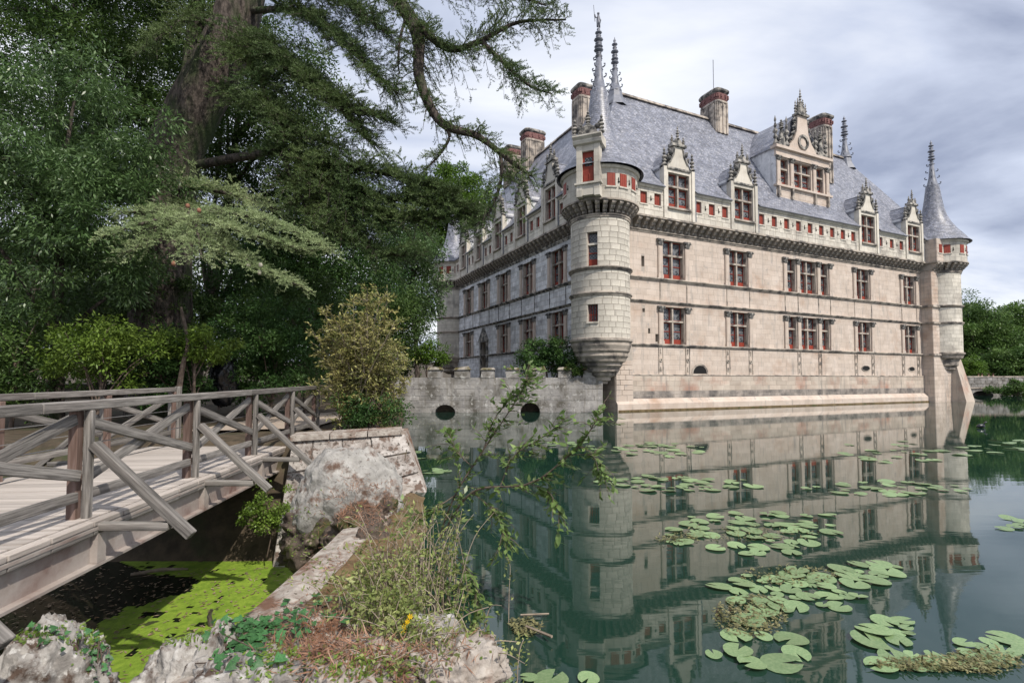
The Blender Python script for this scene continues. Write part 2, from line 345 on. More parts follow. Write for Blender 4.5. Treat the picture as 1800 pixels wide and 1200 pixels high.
b = MB(); b.face([(-1.72, -40, 0), (160, -40, 0), (160, 75, 0), (-9, 75, 0), (-9, 9.9, 0), (-1.72, 9.9, 0)])
b.build('lake_water', 'water', kind='structure')
b = MB(); b.face([(-60, 2.5, -1.05), (-1.9, 2.5, -1.05), (-1.9, 9.8, -1.05), (-60, 9.8, -1.05)])
b.build('channel_water', 'poolwater', kind='structure')
# gravel path beyond the bridge
pts = [(-4.75, 12.4), (-4.9, 14), (-5.0, 15.6), (-4.0, 17.6)]; b = MB()
L_ = [(-7.3, 11.6), (-7.4, 14.4), (-7.2, 17.0), (-5.5, 19.6)]
for i in range(3):
    a, c = pts[i], pts[i + 1]; d, e2 = L_[i], L_[i + 1]
    for j in range(4):
        f0, f1 = j / 4, (j + 1) / 4; q = lambda p, r, f: (p[0] * (1 - f) + r[0] * f, p[1] * (1 - f) + r[1] * f, .86)
        b.face([q(a, c, f0), q(a, c, f1), q(d, e2, f1), q(d, e2, f0)])
b.build('path', 'gravel', kind='structure')
# duckweed: an uneven skin over the sunny part of the channel, thinning to the left
nx_, ny_ = 130, 80; xs = np.linspace(-7.5, -1.95, nx_); ys = np.linspace(4.6, 9.2, ny_); b = MB()
for j in range(ny_ - 1):
    for i in range(nx_ - 1):
        x, y = xs[i], ys[j]
        edge = -4.95 + .45 * (y - 7) * .3 + .55 * mnoise.noise(Vector((x * .9, y * .9, 3))) + .25 * mnoise.noise(Vector((x * 4, y * 4, 7)))
        if y > 8.0: edge -= (y - 8.0) * 2.2
        if x > edge and mnoise.noise(Vector((x * 6, y * 6, 1))) + .5 * mnoise.noise(Vector((x * 1.7, y * 1.7, 5))) < .5:
            b.face([(x, y, -1.042), (xs[i + 1], y, -1.042), (xs[i + 1], ys[j + 1], -1.042), (x, ys[j + 1], -1.042)])
o = b.build('duckweed', 'duck'); o['kind'] = 'stuff'; o['label'] = 'bright green duckweed covering the still channel below the footbridge'; o['category'] = 'duckweed'
n = 1300; P = np.column_stack([rng.uniform(-6.8, -2.3, n), rng.uniform(4.8, 8.6, n), rng.uniform(-1.035, -1.03, n)]); D = rng.normal(size=(n, 3)); D[:, 2] = 0.02
Vl, Fl = leaf_geo(P, D, np.tile([0, 0, 1.], (n, 1)), rng.uniform(.03, .10, n), rng.uniform(.012, .035, n))
o = link('fallen_leaves', npmesh('fallen_leaves', Vl, Fl, 'litter', rng.random(n)), kind='stuff'); o['label'] = 'scattered dead leaves floating on the channel below the bridge'; o['category'] = 'leaves'
# ------------------------------------------------------------------ the chateau
CH = thing('chateau', 'pale stone renaissance chateau with steep slate roofs and corner turrets standing in the lake', 'chateau', T0, CA)
LR, LL, DEP, HD = 38.0, 28.0, 10.0, 5.0
fr = lambda s, out, z: (s, -out, z)      # lake front
fl = lambda s, out, z: (-out, s, z)      # courtyard side
def slab(b, fn, s0, s1, o0, o1, z0, z1, tone=.5):
    p = [fn(s0, o0, z0), fn(s1, o0, z0), fn(s1, o1, z0), fn(s0, o1, z0), fn(s0, o0, z1), fn(s1, o0, z1), fn(s1, o1, z1), fn(s0, o1, z1)]
    return b.hexa(p, tone)
def block(b, fn, s0, s1, z0, z1, o, g=.008, d=.022, c=.012, tone=None):
    tone = random.random() if tone is None else tone
    s0 += g; s1 -= g; z0 += g; z1 -= g
    if s1 - s0 < .05: return
    A = [fn(s0, o, z0), fn(s1, o, z0), fn(s1, o, z1), fn(s0, o, z1)]
    B = [fn(s0 + c, o + d, z0 + c), fn(s1 - c, o + d, z0 + c), fn(s1 - c, o + d, z1 - c), fn(s0 + c, o + d, z1 - c)]
    n = len(b.v); b.v += A + B; b.f.append((n + 4, n + 5, n + 6, n + 7)); b.t.append(tone)
    for i in range(4):
        j = (i + 1) % 4; b.f.append((n + i, n + j, n + 4 + j, n + 4 + i)); b.t.append(tone * .8)
def split_levels(keys, h):
    out = []
    for a, c in zip(keys[:-1], keys[1:]):
        k = max(1, round((c - a) / h)); out += [a + (c - a) * i / k for i in range(k)]
    return out + [keys[-1]]
def free(s0, s1, holes, z0, z1):
    iv = [(s0, s1)]
    for a, c, h0, h1 in holes:
        if h1 <= z0 + .02 or h0 >= z1 - .02: continue
        nv = []
        for p, q in iv:
            if c <= p or a >= q: nv.append((p, q)); continue
            if a > p: nv.append((p, a))
            if c < q: nv.append((c, q))
        iv = nv
    return iv
def ashlar(b, fn, s0, s1, keys, holes, o, h=.36, lmin=.5, lmax=1.0, g=.008, d=.022):
    lv = split_levels(keys, h)
    for k, (z0, z1) in enumerate(zip(lv[:-1], lv[1:])):
        for p, q in free(s0, s1, holes, z0, z1):
            x = p; first = True
            while x < q - .01:
                l = random.uniform(lmin, lmax) * (.5 if first and k % 2 else 1); first = False
                e2 = x + l
                if q - e2 < lmin * .6: e2 = q
                block(b, fn, x, e2, z0, z1, o, g, d); x = e2
def backing(b, fn, s0, s1, z0, z1, holes, o, depth=.42, voids=()):
    H2 = list(holes) + list(voids); S = sorted({s0, s1, *[x for h in H2 for x in h[:2]]}); Z = sorted({z0, z1, *[x for h in H2 for x in h[2:]]})
    for i in range(len(S) - 1):
        for j in range(len(Z) - 1):
            ms, mz = (S[i] + S[i + 1]) / 2, (Z[j] + Z[j + 1]) / 2
            if any(a < ms < c and p < mz < q for a, c, p, q in H2): continue
            b.face([fn(S[i], o, Z[j]), fn(S[i + 1], o, Z[j]), fn(S[i + 1], o, Z[j + 1]), fn(S[i], o, Z[j + 1])])
    for a, c, p, q in holes:
        for e2 in ([(a, p), (c, p)], [(c, p), (c, q)], [(c, q), (a, q)], [(a, q), (a, p)]):
            (x0, y0), (x1, y1) = e2; b.face([fn(x0, o, y0), fn(x1, o, y1), fn(x1, o - depth, y1), fn(x0, o - depth, y0)])
        b.face([fn(a, o - depth, p), fn(c, o - depth, p), fn(c, o - depth, q), fn(a, o - depth, q)])
# window positions
RW = [(5.0, 6.88), (11.13, 12.97), (17.28, 18.27), (18.77, 20.71), (21.25, 22.19), (25.88, 27.63), (32.6, 34.42)]
LWc = [5.25, 9.9, 14.5, 19.0, 23.2]; LW = [(c - .9, c + .9) for c in LWc]
RWZ = [(4.36, 6.85), (8.76, 11.35)]
rholes = [(a, c, z0, z1) for a, c in RW for z0, z1 in RWZ]
lholes = [(a, c, z0, z1) for i, (a, c) in enumerate(LW) for z0, z1 in RWZ if not (i == 3 and z0 < 5)] + [(18.35, 19.65, 1.6, 5.5)]
small = [(3.25, 3.5, 9.4, 10.1), (3.75, 3.92, 5.0, 5.35), (4.35, 4.6, 4.5, 5.0), (3.3, 3.5, 6.4, 6.65)]
keysR = [-.6, .8, 2.3, 4.28, 6.85, 7.15, 8.7, 11.35, 11.85]
# ---- lake-front wall
b = MB(); backing(b, fr, .6, LR, 2.3, 12.6, rholes + small, 0.0); wall_r = b.build('facade_wall', 'joint', CH); wall_r['label'] = 'sunlit cream lake-front wall'
b = MB(); ashlar(b, fr, .9, 35.4, keysR[2:], rholes + small, 0.0, g=.004, d=.008); b.build('ashlar', 'stone', wall_r, 'stuff')
b = MB(); slab(b, fr, 1.0, LR, -.5, .10, .5, 2.3)
b.hexa([fr(1.0, .10, .72), fr(LR, .10, .72), fr(LR, -.5, .72), fr(1, -.5, .72), fr(1.0, .10, .74), fr(LR, .10, .74), fr(LR, -.5, .74), fr(1, -.5, .74)])
pl = b.build('plinth', 'joint', CH)
b = MB(); ashlar(b, fr, 1.02, 35.4, [1.25, 2.24], [(14.8, 15.0, 1.3, 1.5)], .10, h=.35, lmin=.7, lmax=1.3, g=.005, d=.012); b.build('ashlar', 'stone_base', pl, 'stuff')
b = MB(); ashlar(b, fr, 1.02, 35.4, [.78, 1.25], [], .10, h=.25, lmin=.7, lmax=1.3, g=.006, d=.014); b.build('tide_course', 'tide', pl, 'stuff')
b = MB(); slab(b, fr, 1.0, 39.5, .3, .435, -.4, .10); b.build('algae_line', 'algae', pl)
b = MB(); b.prism([(-.3, .78), (.13, .78), (.42, .46), (.42, -1.6), (-.3, -1.6)], .95, 39.5, lambda a, d, z: (d, -a, z)); b.build('footing_ledge', 'stone', pl)
# ---- courtyard wall
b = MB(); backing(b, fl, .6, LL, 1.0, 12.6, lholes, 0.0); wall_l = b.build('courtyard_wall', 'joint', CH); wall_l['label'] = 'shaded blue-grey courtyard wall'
b = MB(); ashlar(b, fl, 1.2, LL - 1.2, [1.0, 2.3, 4.28, 6.85, 7.15, 8.7, 11.35, 11.85], lholes, 0.0, g=.008, d=.014); b.build('ashlar', 'stone_grey_lifted', wall_l, 'stuff')
# hidden sides
b = MB()
b.face([(10, 10, 0), (LR, 10, 0), (LR, 10, 14.6), (10, 10, 14.6)]); b.face([(10, 10, 0), (10, LL, 0), (10, LL, 14.6), (10, 10, 14.6)])
b.face([(LR, 0, -1), (LR, 10, -1), (LR, 10, 14.6), (LR, 0, 14.6)]); b.face([(0, LL, 0), (10, LL, 0), (10, LL, 14.6), (0, LL, 14.6)]); b.build('rear_wall', 'stone', CH)
# ---- string courses
def string(fn, s0, s1, z, out, h, m='trim', o0=0.0):
    b = MB(); b.prism([(o0 - .05, z - h), (o0 + out * .35, z - h), (o0 + out * .6, z - h * .45), (o0 + out, z - h * .35), (o0 + out, z), (o0 - .05, z + .05)], s0, s1, lambda a, d, zz: fn(d, a, zz))
    return b.build('string_course', m, CH)
for z, o_, h in ((8.73, .2, .2), (7.2, .17, .17), (4.33, .16, .17), (2.32, .14, .1), (11.88, .13, .2)):
    string(fr, 1.2, 37, z, o_, h)
    if z > 3: string(fl, 1.5, LL - 1.0, z, o_, h, 'carved')
# ---- mullioned windows
def window_mesh_parts(w, h, cols, rows=2, tr=.62):
    """returns list of (name, mesh, location) built facing -y, origin bottom centre of the opening, recess plane y=.3"""
    out = []; mw = .13
    cx = [(-w / 2 + (w - mw * (cols - 1)) / cols * i + mw * i, -w / 2 + (w - mw * (cols - 1)) / cols * (i + 1) + mw * i) for i in range(cols)]
    zt = h * tr; zr = [(0, zt - .06), (zt + .06, h)] if rows == 2 else [(0, h)]
    b = MB()
    for i in range(cols - 1): b.box(cx[i][1], cx[i + 1][0], .10, .36, 0, h)
    if rows == 2: b.box(-w / 2, w / 2, .08, .365, zt - .06, zt + .06)
    b.box(-w / 2 - .02, w / 2 + .02, .04, .37, -.07, .02); b.box(-w / 2 - .01, -w / 2 + .035, .09, .362, .01, h); b.box(w / 2 - .035, w / 2 + .01, .09, .362, .01, h)
    frame = b.mesh('mullion', 'trim')
    for (x0, x1) in cx:
        for (z0, z1) in zr:
            t = .06; b = MB(); z0_ = max(z0, .02)
            b.box(x0, x0 + t, .30, .38, z0_, z1); b.box(x1 - t, x1, .30, .38, z0_, z1); b.box(x0 + t, x1 - t, .30, .38, z0_, z0_ + t + (.28 if z0 == 0 and h > 2 else 0)); b.box(x0 + t, x1 - t, .30, .38, z1 - t, z1)
            if z0 == 0 and h > 2: b.box(x0 + t, x1 - t, .31, .37, (z1) * .58, z1 * .58 + .05)
            out.append(('casement', b.mesh('casement', 'red'), (0, 0, 0)))
            b = MB(); b.face([(x0, .355, z0), (x1, .355, z0), (x1, .355, z1), (x0, .355, z1)]); out.append(('pane', b.mesh('pane', 'glass'), (0, 0, 0)))
    return frame, out
WC = {}
def place_window(w, h, cols, x, y, z, rz, parent=None, rows=2, tr=.62, sub=None):
    key = (round(w, 2), round(h, 2), cols, rows)
    if key not in WC: WC[key] = window_mesh_parts(w, h, cols, rows, tr)
    fm, parts = WC[key]
    if sub is None:
        o = link('window', fm, parent or CH, loc=(x, y, z), rot=(0, 0, rz))
        for n_, me, l in parts: link(n_, me, o)
    else:                                           # pieces become sub-parts of a dormer
        o = link('mullion', fm, sub, loc=(x, y, z), rot=(0, 0, rz))
        for n_, me, l in parts: link(n_, me, sub, loc=(x, y, z), rot=(0, 0, rz))
    return o
for a, c in RW:
    for z0, z1 in RWZ: place_window(c - a, z1 - z0, 2 if c - a > 1.3 else 1, (a + c) / 2, 0, z0, 0)
for i, c in enumerate(LWc):
    for z0, z1 in RWZ:
        if i == 3 and z0 < 5: continue
        place_window(1.8, z1 - z0, 2, 0, c, z0, -math.pi / 2)
# ---- pilasters with capitals
b = MB(); H_ = 2.42; b.box(-.22, .22, -.13, 0, 0, .22); b.box(-.18, .18, -.1, 0, .22, H_ - .38); b.box(-.12, .12, -.115, -.1, .35, H_ - .5)
pil = b.mesh('pilaster', 'stone')
b = MB(); b.prism([(-.17, H_ - .38), (.17, H_ - .38), (.2, H_ - .2), (.29, H_ - .08), (.29, H_), (-.29, H_), (-.29, H_ - .08), (-.2, H_ - .2)], -.16, 0, lambda a, d, z: (a, d, z))
for sx in (-1, 1): b.lathe([(.0, -.03), (.075, -.03), (.075, .03), (0, .03)], 8, (sx * .2, -.19, H_ - .13))
cap = b.mesh('capital', 'carved')
def pilaster(x, y, z, rz, sc=1.0):
    o = link('pilaster', pil, CH, loc=(x, y, z), rot=(0, 0, rz)); o.scale = (1, 1, sc); link('capital', cap, o)
RP = [4.78, 7.12, 10.9, 13.2, 17.04, 18.52, 20.98, 22.45, 25.6, 27.9, 32.35, 34.68]
for z0, z1 in RWZ:
    for x in RP: pilaster(x, -.015, z0 - .02, 0, (z1 - z0 + .05) / 2.42)
    for i, c in enumerate(LWc):
        for sx in (-1.15, 1.15):
            if not (i == 3 and z0 < 5): pilaster(-.013, c + sx, z0 - .02, -math.pi / 2, (z1 - z0 + .05) / 2.42)
for x in RP:                                          # flat panel strips between the floors
    b = MB(); slab(b, fr, x - .03, x + .03, 0, .045, 7.22, 8.52); b.build('panel_strip', 'trim', CH)
    if x not in (17.04, 22.45):
        b = MB(); slab(b, fr, x - .2, x - .15, 0, .05, 2.36, 4.15); slab(b, fr, x + .15, x + .2, 0, .05, 2.36, 4.15); b.lathe([(.06, 0), (.13, 0), (.13, .07), (.06, .07)], 10)
        # medallion ring turned to face the lake
        k = len(b.v) - 40
        for i in range(k, len(b.v)):
            p = b.v[i]; b.v[i] = (x + p[0], -p[2], 3.3 + p[1])
        slab(b, fr, x - .05, x + .05, 0, .05, 3.75, 4.05); slab(b, fr, x - .05, x + .05, 0, .05, 2.55, 2.85); b.build('panel_strip', 'trim', CH)
for c in LWc:
    for sx in (-1.15, 1.15):
        b = MB(); slab(b, fl, c + sx - .03, c + sx + .03, 0, .045, 7.22, 8.52); b.build('panel_strip', 'carved', CH)
# cellar openings low in the lake wall
def halfmoon(x, z, w, h, full):
    b = MB(); n_ = 12; P = [(x + w * math.cos(math.pi * i / n_), z + h * math.sin(math.pi * i / n_)) for i in range(n_ + 1)]
    if full: P = [(x + w * math.cos(2 * math.pi * i / 16), z + h * math.sin(2 * math.pi * i / 16)) for i in range(16)]
    b.face([fr(a, .03, q) for a, q in P]); o = b.build('cellar_opening', 'dark', CH)
    b = MB(); k = len(P)
    for i in range(k if full else k - 1):
        (a0, z0), (a1, z1) = P[i], P[(i + 1) % k]; g = lambda a, q, s_: fr(x + (a - x) * s_, .05, z + (q - z) * s_)
        b.face([g(a0, z0, 1), g(a1, z1, 1), g(a1, z1, 1.22), g(a0, z0, 1.22)]); b.face([fr(a0, .05, z0), fr(a1, .05, z1), fr(a1, 0, z1), fr(a0, 0, z0)])
    b.build('surround', 'trim', o)
halfmoon(8.2, 2.42, .62, .55, False); halfmoon(26.9, 2.95, .5, .2, True); halfmoon(33.6, 2.95, .45, .18, True)
# courtyard door with carved pediment
b = MB(); b.face([fl(18.4, -.35, 1.6), fl(19.6, -.35, 1.6), fl(19.6, -.35, 5.4), fl(18.4, -.35, 5.4)]); door = b.build('door', 'dark', CH)
b = MB(); b.prism([(18.0, 5.55), (20.0, 5.55), (20.0, 5.8), (19.0, 6.95), (18.0, 5.8)], 0, .22, lambda a, d, z: fl(a, d, z))
for s_ in (18.12, 19.66): slab(b, fl, s_, s_ + .22, 0, .15, 1.6, 5.6)
b.build('pediment', 'carved', door)
# ---- corbels and gallery
b = MB(); wd = .15
b.prism([(0, 11.9), (.1, 11.9), (.2, 11.96), (.2, 12.08), (.3, 12.1), (.4, 12.18), (.4, 12.28), (.5, 12.3), (.6, 12.38), (.6, 12.54), (0, 12.54)], -wd, wd, lambda a, d, z: (d, -a, z - 11.9))
corb = b.mesh('corbel', 'trim')
s_ = 2.75
while s_ < 35.2: link('corbel', corb, CH, loc=(s_, 0, 11.9)); s_ += .615
s_ = 2.9
while s_ < LL - 2.2: link('corbel', corb, CH, loc=(0, s_, 11.9), rot=(0, 0, -math.pi / 2)); s_ += .615
RD = [5.98, 12.08, 26.75, 33.45]; LD = [5.25, 9.9, 14.5, 19.0, 23.2]
RS = [3.0, 4.15, 7.7, 8.95, 10.2, 13.9, 15.25, 16.6, 17.95, 19.3, 20.65, 22.0, 23.35, 24.7, 28.45, 30.05, 31.5]
LS = [3.65, 7.1, 8.15, 11.75, 12.8, 16.25, 17.3, 20.6, 21.55, 25.0]
GZ0, GZ1, SZ0, SZ1 = 12.54, 14.62, 13.36, 14.14
gh_r = [(s - .27, s + .27, SZ0, SZ1) for s in RS]; gh_l = [(s - .24, s + .24, SZ0, SZ1) for s in LS]
dr = [(c - 1.36, c + 1.36) for c in RD]; dl = [(c - 1.2, c + 1.2) for c in LD]
def gallery(fn, s0, s1, holes, doms, mblock):
    b = MB(); backing(b, fn, s0, s1, GZ0, GZ1, holes, .6, .25, [(a + .1, c - .1, GZ0 + .06, GZ1) for a, c in doms])
    b.face([fn(s0, .6, GZ0), fn(s1, .6, GZ0), fn(s1, -.2, GZ0), fn(s0, -.2, GZ0)]); g = b.build('gallery_wall', 'joint', CH)
    b = MB(); ashlar(b, fn, s0, s1, [GZ0 + .1, SZ0, SZ1, GZ1], holes + [(a, c, 12.6, 15) for a, c in doms], .6, h=.34, lmin=.45, lmax=.8, d=.016); b.build('ashlar', mblock, g, 'stuff')
    b = MB(); slab(b, fn, s0, s1, .5, .68, GZ0 - .02, GZ0 + .1); b.build('gallery_sill', 'trim', g)
    S = [s0] + [x for d_ in doms for x in d_] + [s1]
    for i in range(0, len(S), 2): MB().prism([(.55, 14.4), (.7, 14.45), (.78, 14.6), (.55, 14.6)], S[i], S[i + 1], lambda a, d, z: fn(d, a, z)).build('eaves_cornice', 'stone_white', g)
    return g
g_r = gallery(fr, 2.0, 35.4, gh_r, dr, 'stone_white'); g_l = gallery(fl, 2.0, LL - 1.8, gh_l, dl, 'stone_white')
def shutter_mesh(w, h):
    b = MB(); k = 3
    for i in range(k): b.box(-w / 2 + w * i / k + .006, -w / 2 + w * (i + 1) / k - .006, .12, .16, 0, h)
    b.box(-w / 2, w / 2, .14, .17, 0, h); return b.mesh('shutter', 'red')
sh_r, sh_l = shutter_mesh(.54, SZ1 - SZ0), shutter_mesh(.48, SZ1 - SZ0)
b = MB(); b.box(-.34, .34, -.06, .1, -.09, -.004); ssill = b.mesh('sill', 'stone_white')
b = MB(); b.box(-.03, .03, -.012, .0, 0, .28); b.lathe([(0, -.01), (.06, -.01), (.06, .05), (0, .05)], 8, (0, -.01, 0)); slit = b.mesh('arrow_slit', 'dark')
for s_ in RS:
    o = link('shutter', sh_r, CH, loc=(s_, -.6, SZ0)); link('sill', ssill, o)
for s_ in LS:
    o = link('shutter', sh_l, CH, loc=(-.6, s_, SZ0), rot=(0, 0, -math.pi / 2)); link('sill', ssill, o)
for a, c in zip(RS[:-1], RS[1:]):
    if c - a < 1.7: link('arrow_slit', slit, CH, loc=((a + c) / 2, -.622, 13.65))
# ---- projecting bay beside the far turret
b = MB(); b.box(35.4, 38.4, -.9, .3, -.6, 11.9); b.box(35.2, 38.5, -1.5, .3, 12.5, 14.65); b.box(35.36, 38.4, -1.0, .3, 11.9, 12.5); bay = b.build('projecting_bay', 'joint', CH)
fb = lambda s, out, z: (s, -out, z); fb2 = lambda s, out, z: (35.4 - out, s, z)
b = MB(); sl = [(36.4, 36.62, 9.2, 10.0), (36.5, 36.7, 5.3, 5.8)]
ashlar(b, fb, 35.4, 38.4, [-.3, .8, 2.3, 4.28, 7.1, 8.7, 11.85], sl, .9, d=.016); ashlar(b, fb2, -.9, 0, [-.3, .8, 2.3, 4.28, 7.1, 8.7, 11.85], [], 0, d=.016)
ashlar(b, fb, 35.2, 38.5, [12.6, SZ0, SZ1, 14.6], [(35.55, 36.0, SZ0, SZ1), (36.65, 37.1, SZ0, SZ1)], 1.5, h=.34, d=.016); ashlar(b, lambda s, o_, z: (35.2 - o_, s, z), -1.5, -.6, [12.6, SZ0, SZ1, 14.6], [], 0, h=.34, d=.016)
b.build('ashlar', 'stone', bay, 'stuff')
for s_ in (36.51, 36.6):
    b = MB(); z_ = 9.2 if s_ < 36.55 else 5.3; b.face([(s_ - .11, -.905, z_), (s_ + .11, -.905, z_), (s_ + .11, -.905, z_ + .7), (s_ - .11, -.905, z_ + .7)]); b.build('slit_window', 'dark', bay)
for s_ in (35.78, 36.88):
    link('shutter', sh_l, bay, loc=(s_, -1.66, SZ0)); link('sill', ssill, bay, loc=(s_, -1.5, SZ0))
for s_ in (35.5, 36.1, 36.7): link('corbel', corb, bay, loc=(s_, -.9, 11.9))
for z, o_, h in ((8.73, .17, .2), (7.2, .15, .17), (4.33, .14, .17)):
    b = MB(); b.box(35.4 - o_, 38.4, -.9 - o_, -.85, z - h, z); b.box(35.4 - o_, 35.45, -.9, 0, z - h, z); b.build('string_course', 'trim', bay)
b = MB(); b.hexa([(38.0, -2.3, -1.2), (39.6, -2.3, -1.2), (39.6, .5, -1.2), (38.0, .5, -1.2), (38.3, -1.1, 4.2), (39.3, -1.1, 4.2), (39.3, .5, 4.2), (38.3, .5, 4.2)]); b.build('buttress', 'stone_base', CH)
b = MB(); b.hexa([(.95, -.32, -1.2), (2.3, -.32, -1.2), (2.3, 2.0, -1.2), (.95, 2.0, -1.2), (.95, -.13, 4.2), (2.3, -.13, 4.2), (2.3, 2.0, 4.2), (.95, 2.0, 4.2)])
cp = b.build('corner_pier', 'joint', CH)
b = MB(); ashlar(b, fr, .96, 2.28, [-.2, 1.0, 2.3, 3.2], [], .25, d=.02); ashlar(b, lambda s, o_, z: (.95 - o_, s, z), -.2, 2.0, [-.2, 1.0, 2.3, 3.2], [], 0, d=.02); b.build('ashlar', 'stone', cp, 'stuff')

# ---- roofs
def roof_sheet(rows, name, m, parent=CH):
    """rows: list of (list of points) from eave to ridge, equal counts"""
    b = MB(); sl = 0
    for r0, r1 in zip(rows[:-1], rows[1:]):
        d = (Vector(r1[len(r1) // 2]) - Vector(r0[len(r0) // 2])).length
        for i in range(len(r0) - 1):
            L0 = [Vector(r0[0]), Vector(r0[i]), Vector(r0[i + 1]), Vector(r1[i]), Vector(r1[i + 1])]
            ax = (Vector(r0[-1]) - Vector(r0[0])).normalized(); u = [(q - L0[0]).dot(ax) for q in L0[1:]]
            b.face([r0[i], r0[i + 1], r1[i + 1], r1[i]], .5, [(u[0], sl), (u[1], sl), (u[3], sl + d), (u[2], sl + d)])
        sl += d
    return b.build(name, m, parent)
prof = [(-.88, 14.62), (-.55, 14.95), (-.15, 15.42), (.3, 16.05), (1.2, 17.55), (3.0, 20.6), (5.0, 23.9)]     # inset -> height, bellcast at the eaves
def lerp_row(a, c, n_=8): return [tuple(Vector(a).lerp(Vector(c), i / n_)) for i in range(n_ + 1)]
def front_roof(cells, L, fn, m):
    up = [(x, z) for x, z in prof if x >= .3]; lo = [(x, z) for x, z in prof if x <= .3]
    o = roof_sheet([lerp_row(fn(d, d, z), fn(L - d, d, z), 12) for d, z in up], 'roof', m)
    S = [None] + [x for c_ in cells for x in c_] + [None]
    for i in range(0, len(S), 2):
        q = roof_sheet([lerp_row(fn(d if S[i] is None else S[i], d, z), fn(L - d if S[i + 1] is None else S[i + 1], d, z), 5) for d, z in lo], 'roof_skirt', m, o)
    return o
roof_r = front_roof(dr, LR, lambda s, d, z: (s, d, z), 'slate')
roof_l = front_roof(dl, LL, lambda s, d, z: (d, s, z), 'slate_dark')
roof_sheet([lerp_row((LR - d, d, z), (LR - d, 10 - d, z), 4) for d, z in prof], 'roof', 'slate')
roof_sheet([lerp_row((d, LL - d, z), (10 - d, LL - d, z), 4) for d, z in prof], 'roof', 'slate_dark')
roof_sheet([lerp_row((LR - d, 10 - d, z), (10 - d, 10 - d, z), 6) for d, z in prof], 'roof', 'slate')
roof_sheet([lerp_row((10 - d, 10 - d, z), (10 - d, LL - d, z), 6) for d, z in prof], 'roof', 'slate')
b = MB()
for p, q in (((5, 5), (LR - 5, 5)), ((5, 5), (5, LL - 5))):
    d = Vector((q[0] - p[0], q[1] - p[1], 0)).normalized(); n_ = Vector((-d.y, d.x, 0)); k = 46
    Lr = (Vector((q[0], q[1], 0)) - Vector((p[0], p[1], 0))).length
    for i in range(k):
        a = Vector((*p, 23.86)) + d * (Lr * i / k + .01); c = Vector((*p, 23.86)) + d * (Lr * (i + 1) / k - .01)
        b.hexa([a - n_ * .2, c - n_ * .2, c + n_ * .2, a + n_ * .2] + [x + Vector((0, 0, .22)) for x in (a - n_ * .1, c - n_ * .1, c + n_ * .1, a + n_ * .1)], random.random())
b.build('ridge_tiles', 'trim', CH, 'stuff')
# gutter lip under the slates
for fn, s0, s1, doms in ((fr, 2.0, 35.2, dr), (fl, 2.0, LL - 2, dl)):
    S = [s0] + [x for d_ in doms for x in d_] + [s1]
    for i in range(0, len(S), 2): slab(MB(), fn, S[i] + .01, S[i + 1] - .01, .62, .9, 14.58, 14.625).build('gutter', 'lead', CH)

# ---- turned finials
def bulbs(z, seq):
    out = []
    for r, h in seq: out += [(r * .35, z), (r, z + h * .35), (r * .9, z + h * .55), (r * .3, z + h)]; z += h
    return out, z
def finial(name, parent, x, y, z, r, h1, h2, statue=False, flare=False):
    b = MB(); p = [(r * 1.15, z - .12), (r * 1.15, z)] + ([(r * 2.2, z - .6)] if False else []) + [(r, z + .02), (r * .62, z + h1 * .4), (r * .36, z + h1)]
    k = h2 / 9.0; q, zt = bulbs(z + h1, [(r * .55, k), (r * .42, k * .8), (r * .68, k * 1.1), (r * .62, k * .9), (r * .5, k), (r * .66, k * 1.2), (r * .4, k), (r * .5, k * .9), (r * .25, k * 1.1)])
    b.lathe(p + q + [(.01, zt + .15)], 10, (x, y, 0))
    for i in range(14):                                # crockets up the lead spirelet
        a = i * math.pi / 2 + .4; f_ = (i // 4) / 3.2; rr = r * (1 - .62 * f_) + .1; zz = z + h1 * f_ + .1
        b.tube([(x + (rr - .1) * math.cos(a), y + (rr - .1) * math.sin(a), zz), (x + (rr + .06) * math.cos(a), y + (rr + .06) * math.sin(a), zz + .03), (x + (rr + .1) * math.cos(a), y + (rr + .1) * math.sin(a), zz + .16), (x + (rr + .02) * math.cos(a), y + (rr + .02) * math.sin(a), zz + .2)], .045, 5)
    if statue:
        b.tube([(x - .08, y, zt), (x - .07, y, zt + .3), (x, y, zt + .55), (x, y, zt + .8)], [.05, .07, .13, .06], 6); b.tube([(x + .09, y, zt), (x + .06, y, zt + .3), (x, y, zt + .5)], [.05, .07, .1], 6)
        b.lathe([(.0, 0), (.08, .06), (.08, .14), (0, .2)], 8, (x, y, zt + .8)); b.tube([(x, y, zt + .7), (x - .2, y, zt + .55), (x - .28, y, zt + .75)], .04, 5); b.tube([(x - .26, y, zt + .3), (x - .36, y, zt + 1.35)], .02, 5)
        b.tube([(x, y, zt + .7), (x + .18, y, zt + .5), (x + .12, y, zt + .3)], .04, 5)
    return b.build(name, 'lead', parent, smooth=True)
finial('ridge_finial', CH, 5, 5, 24.1, .45, 1.6, 2.5)
finial('ridge_finial', CH, LR - 5, 5, 24.1, .5, 1.7, 2.4)
for x, y in ((5, 5), (LR - 5, 5)):
    b = MB(); b.lathe([(.95, -1.25), (.6, -.5), (.48, .12)], 8, (x, y, 24.0)); b.build('lead_skirt', 'lead', CH)
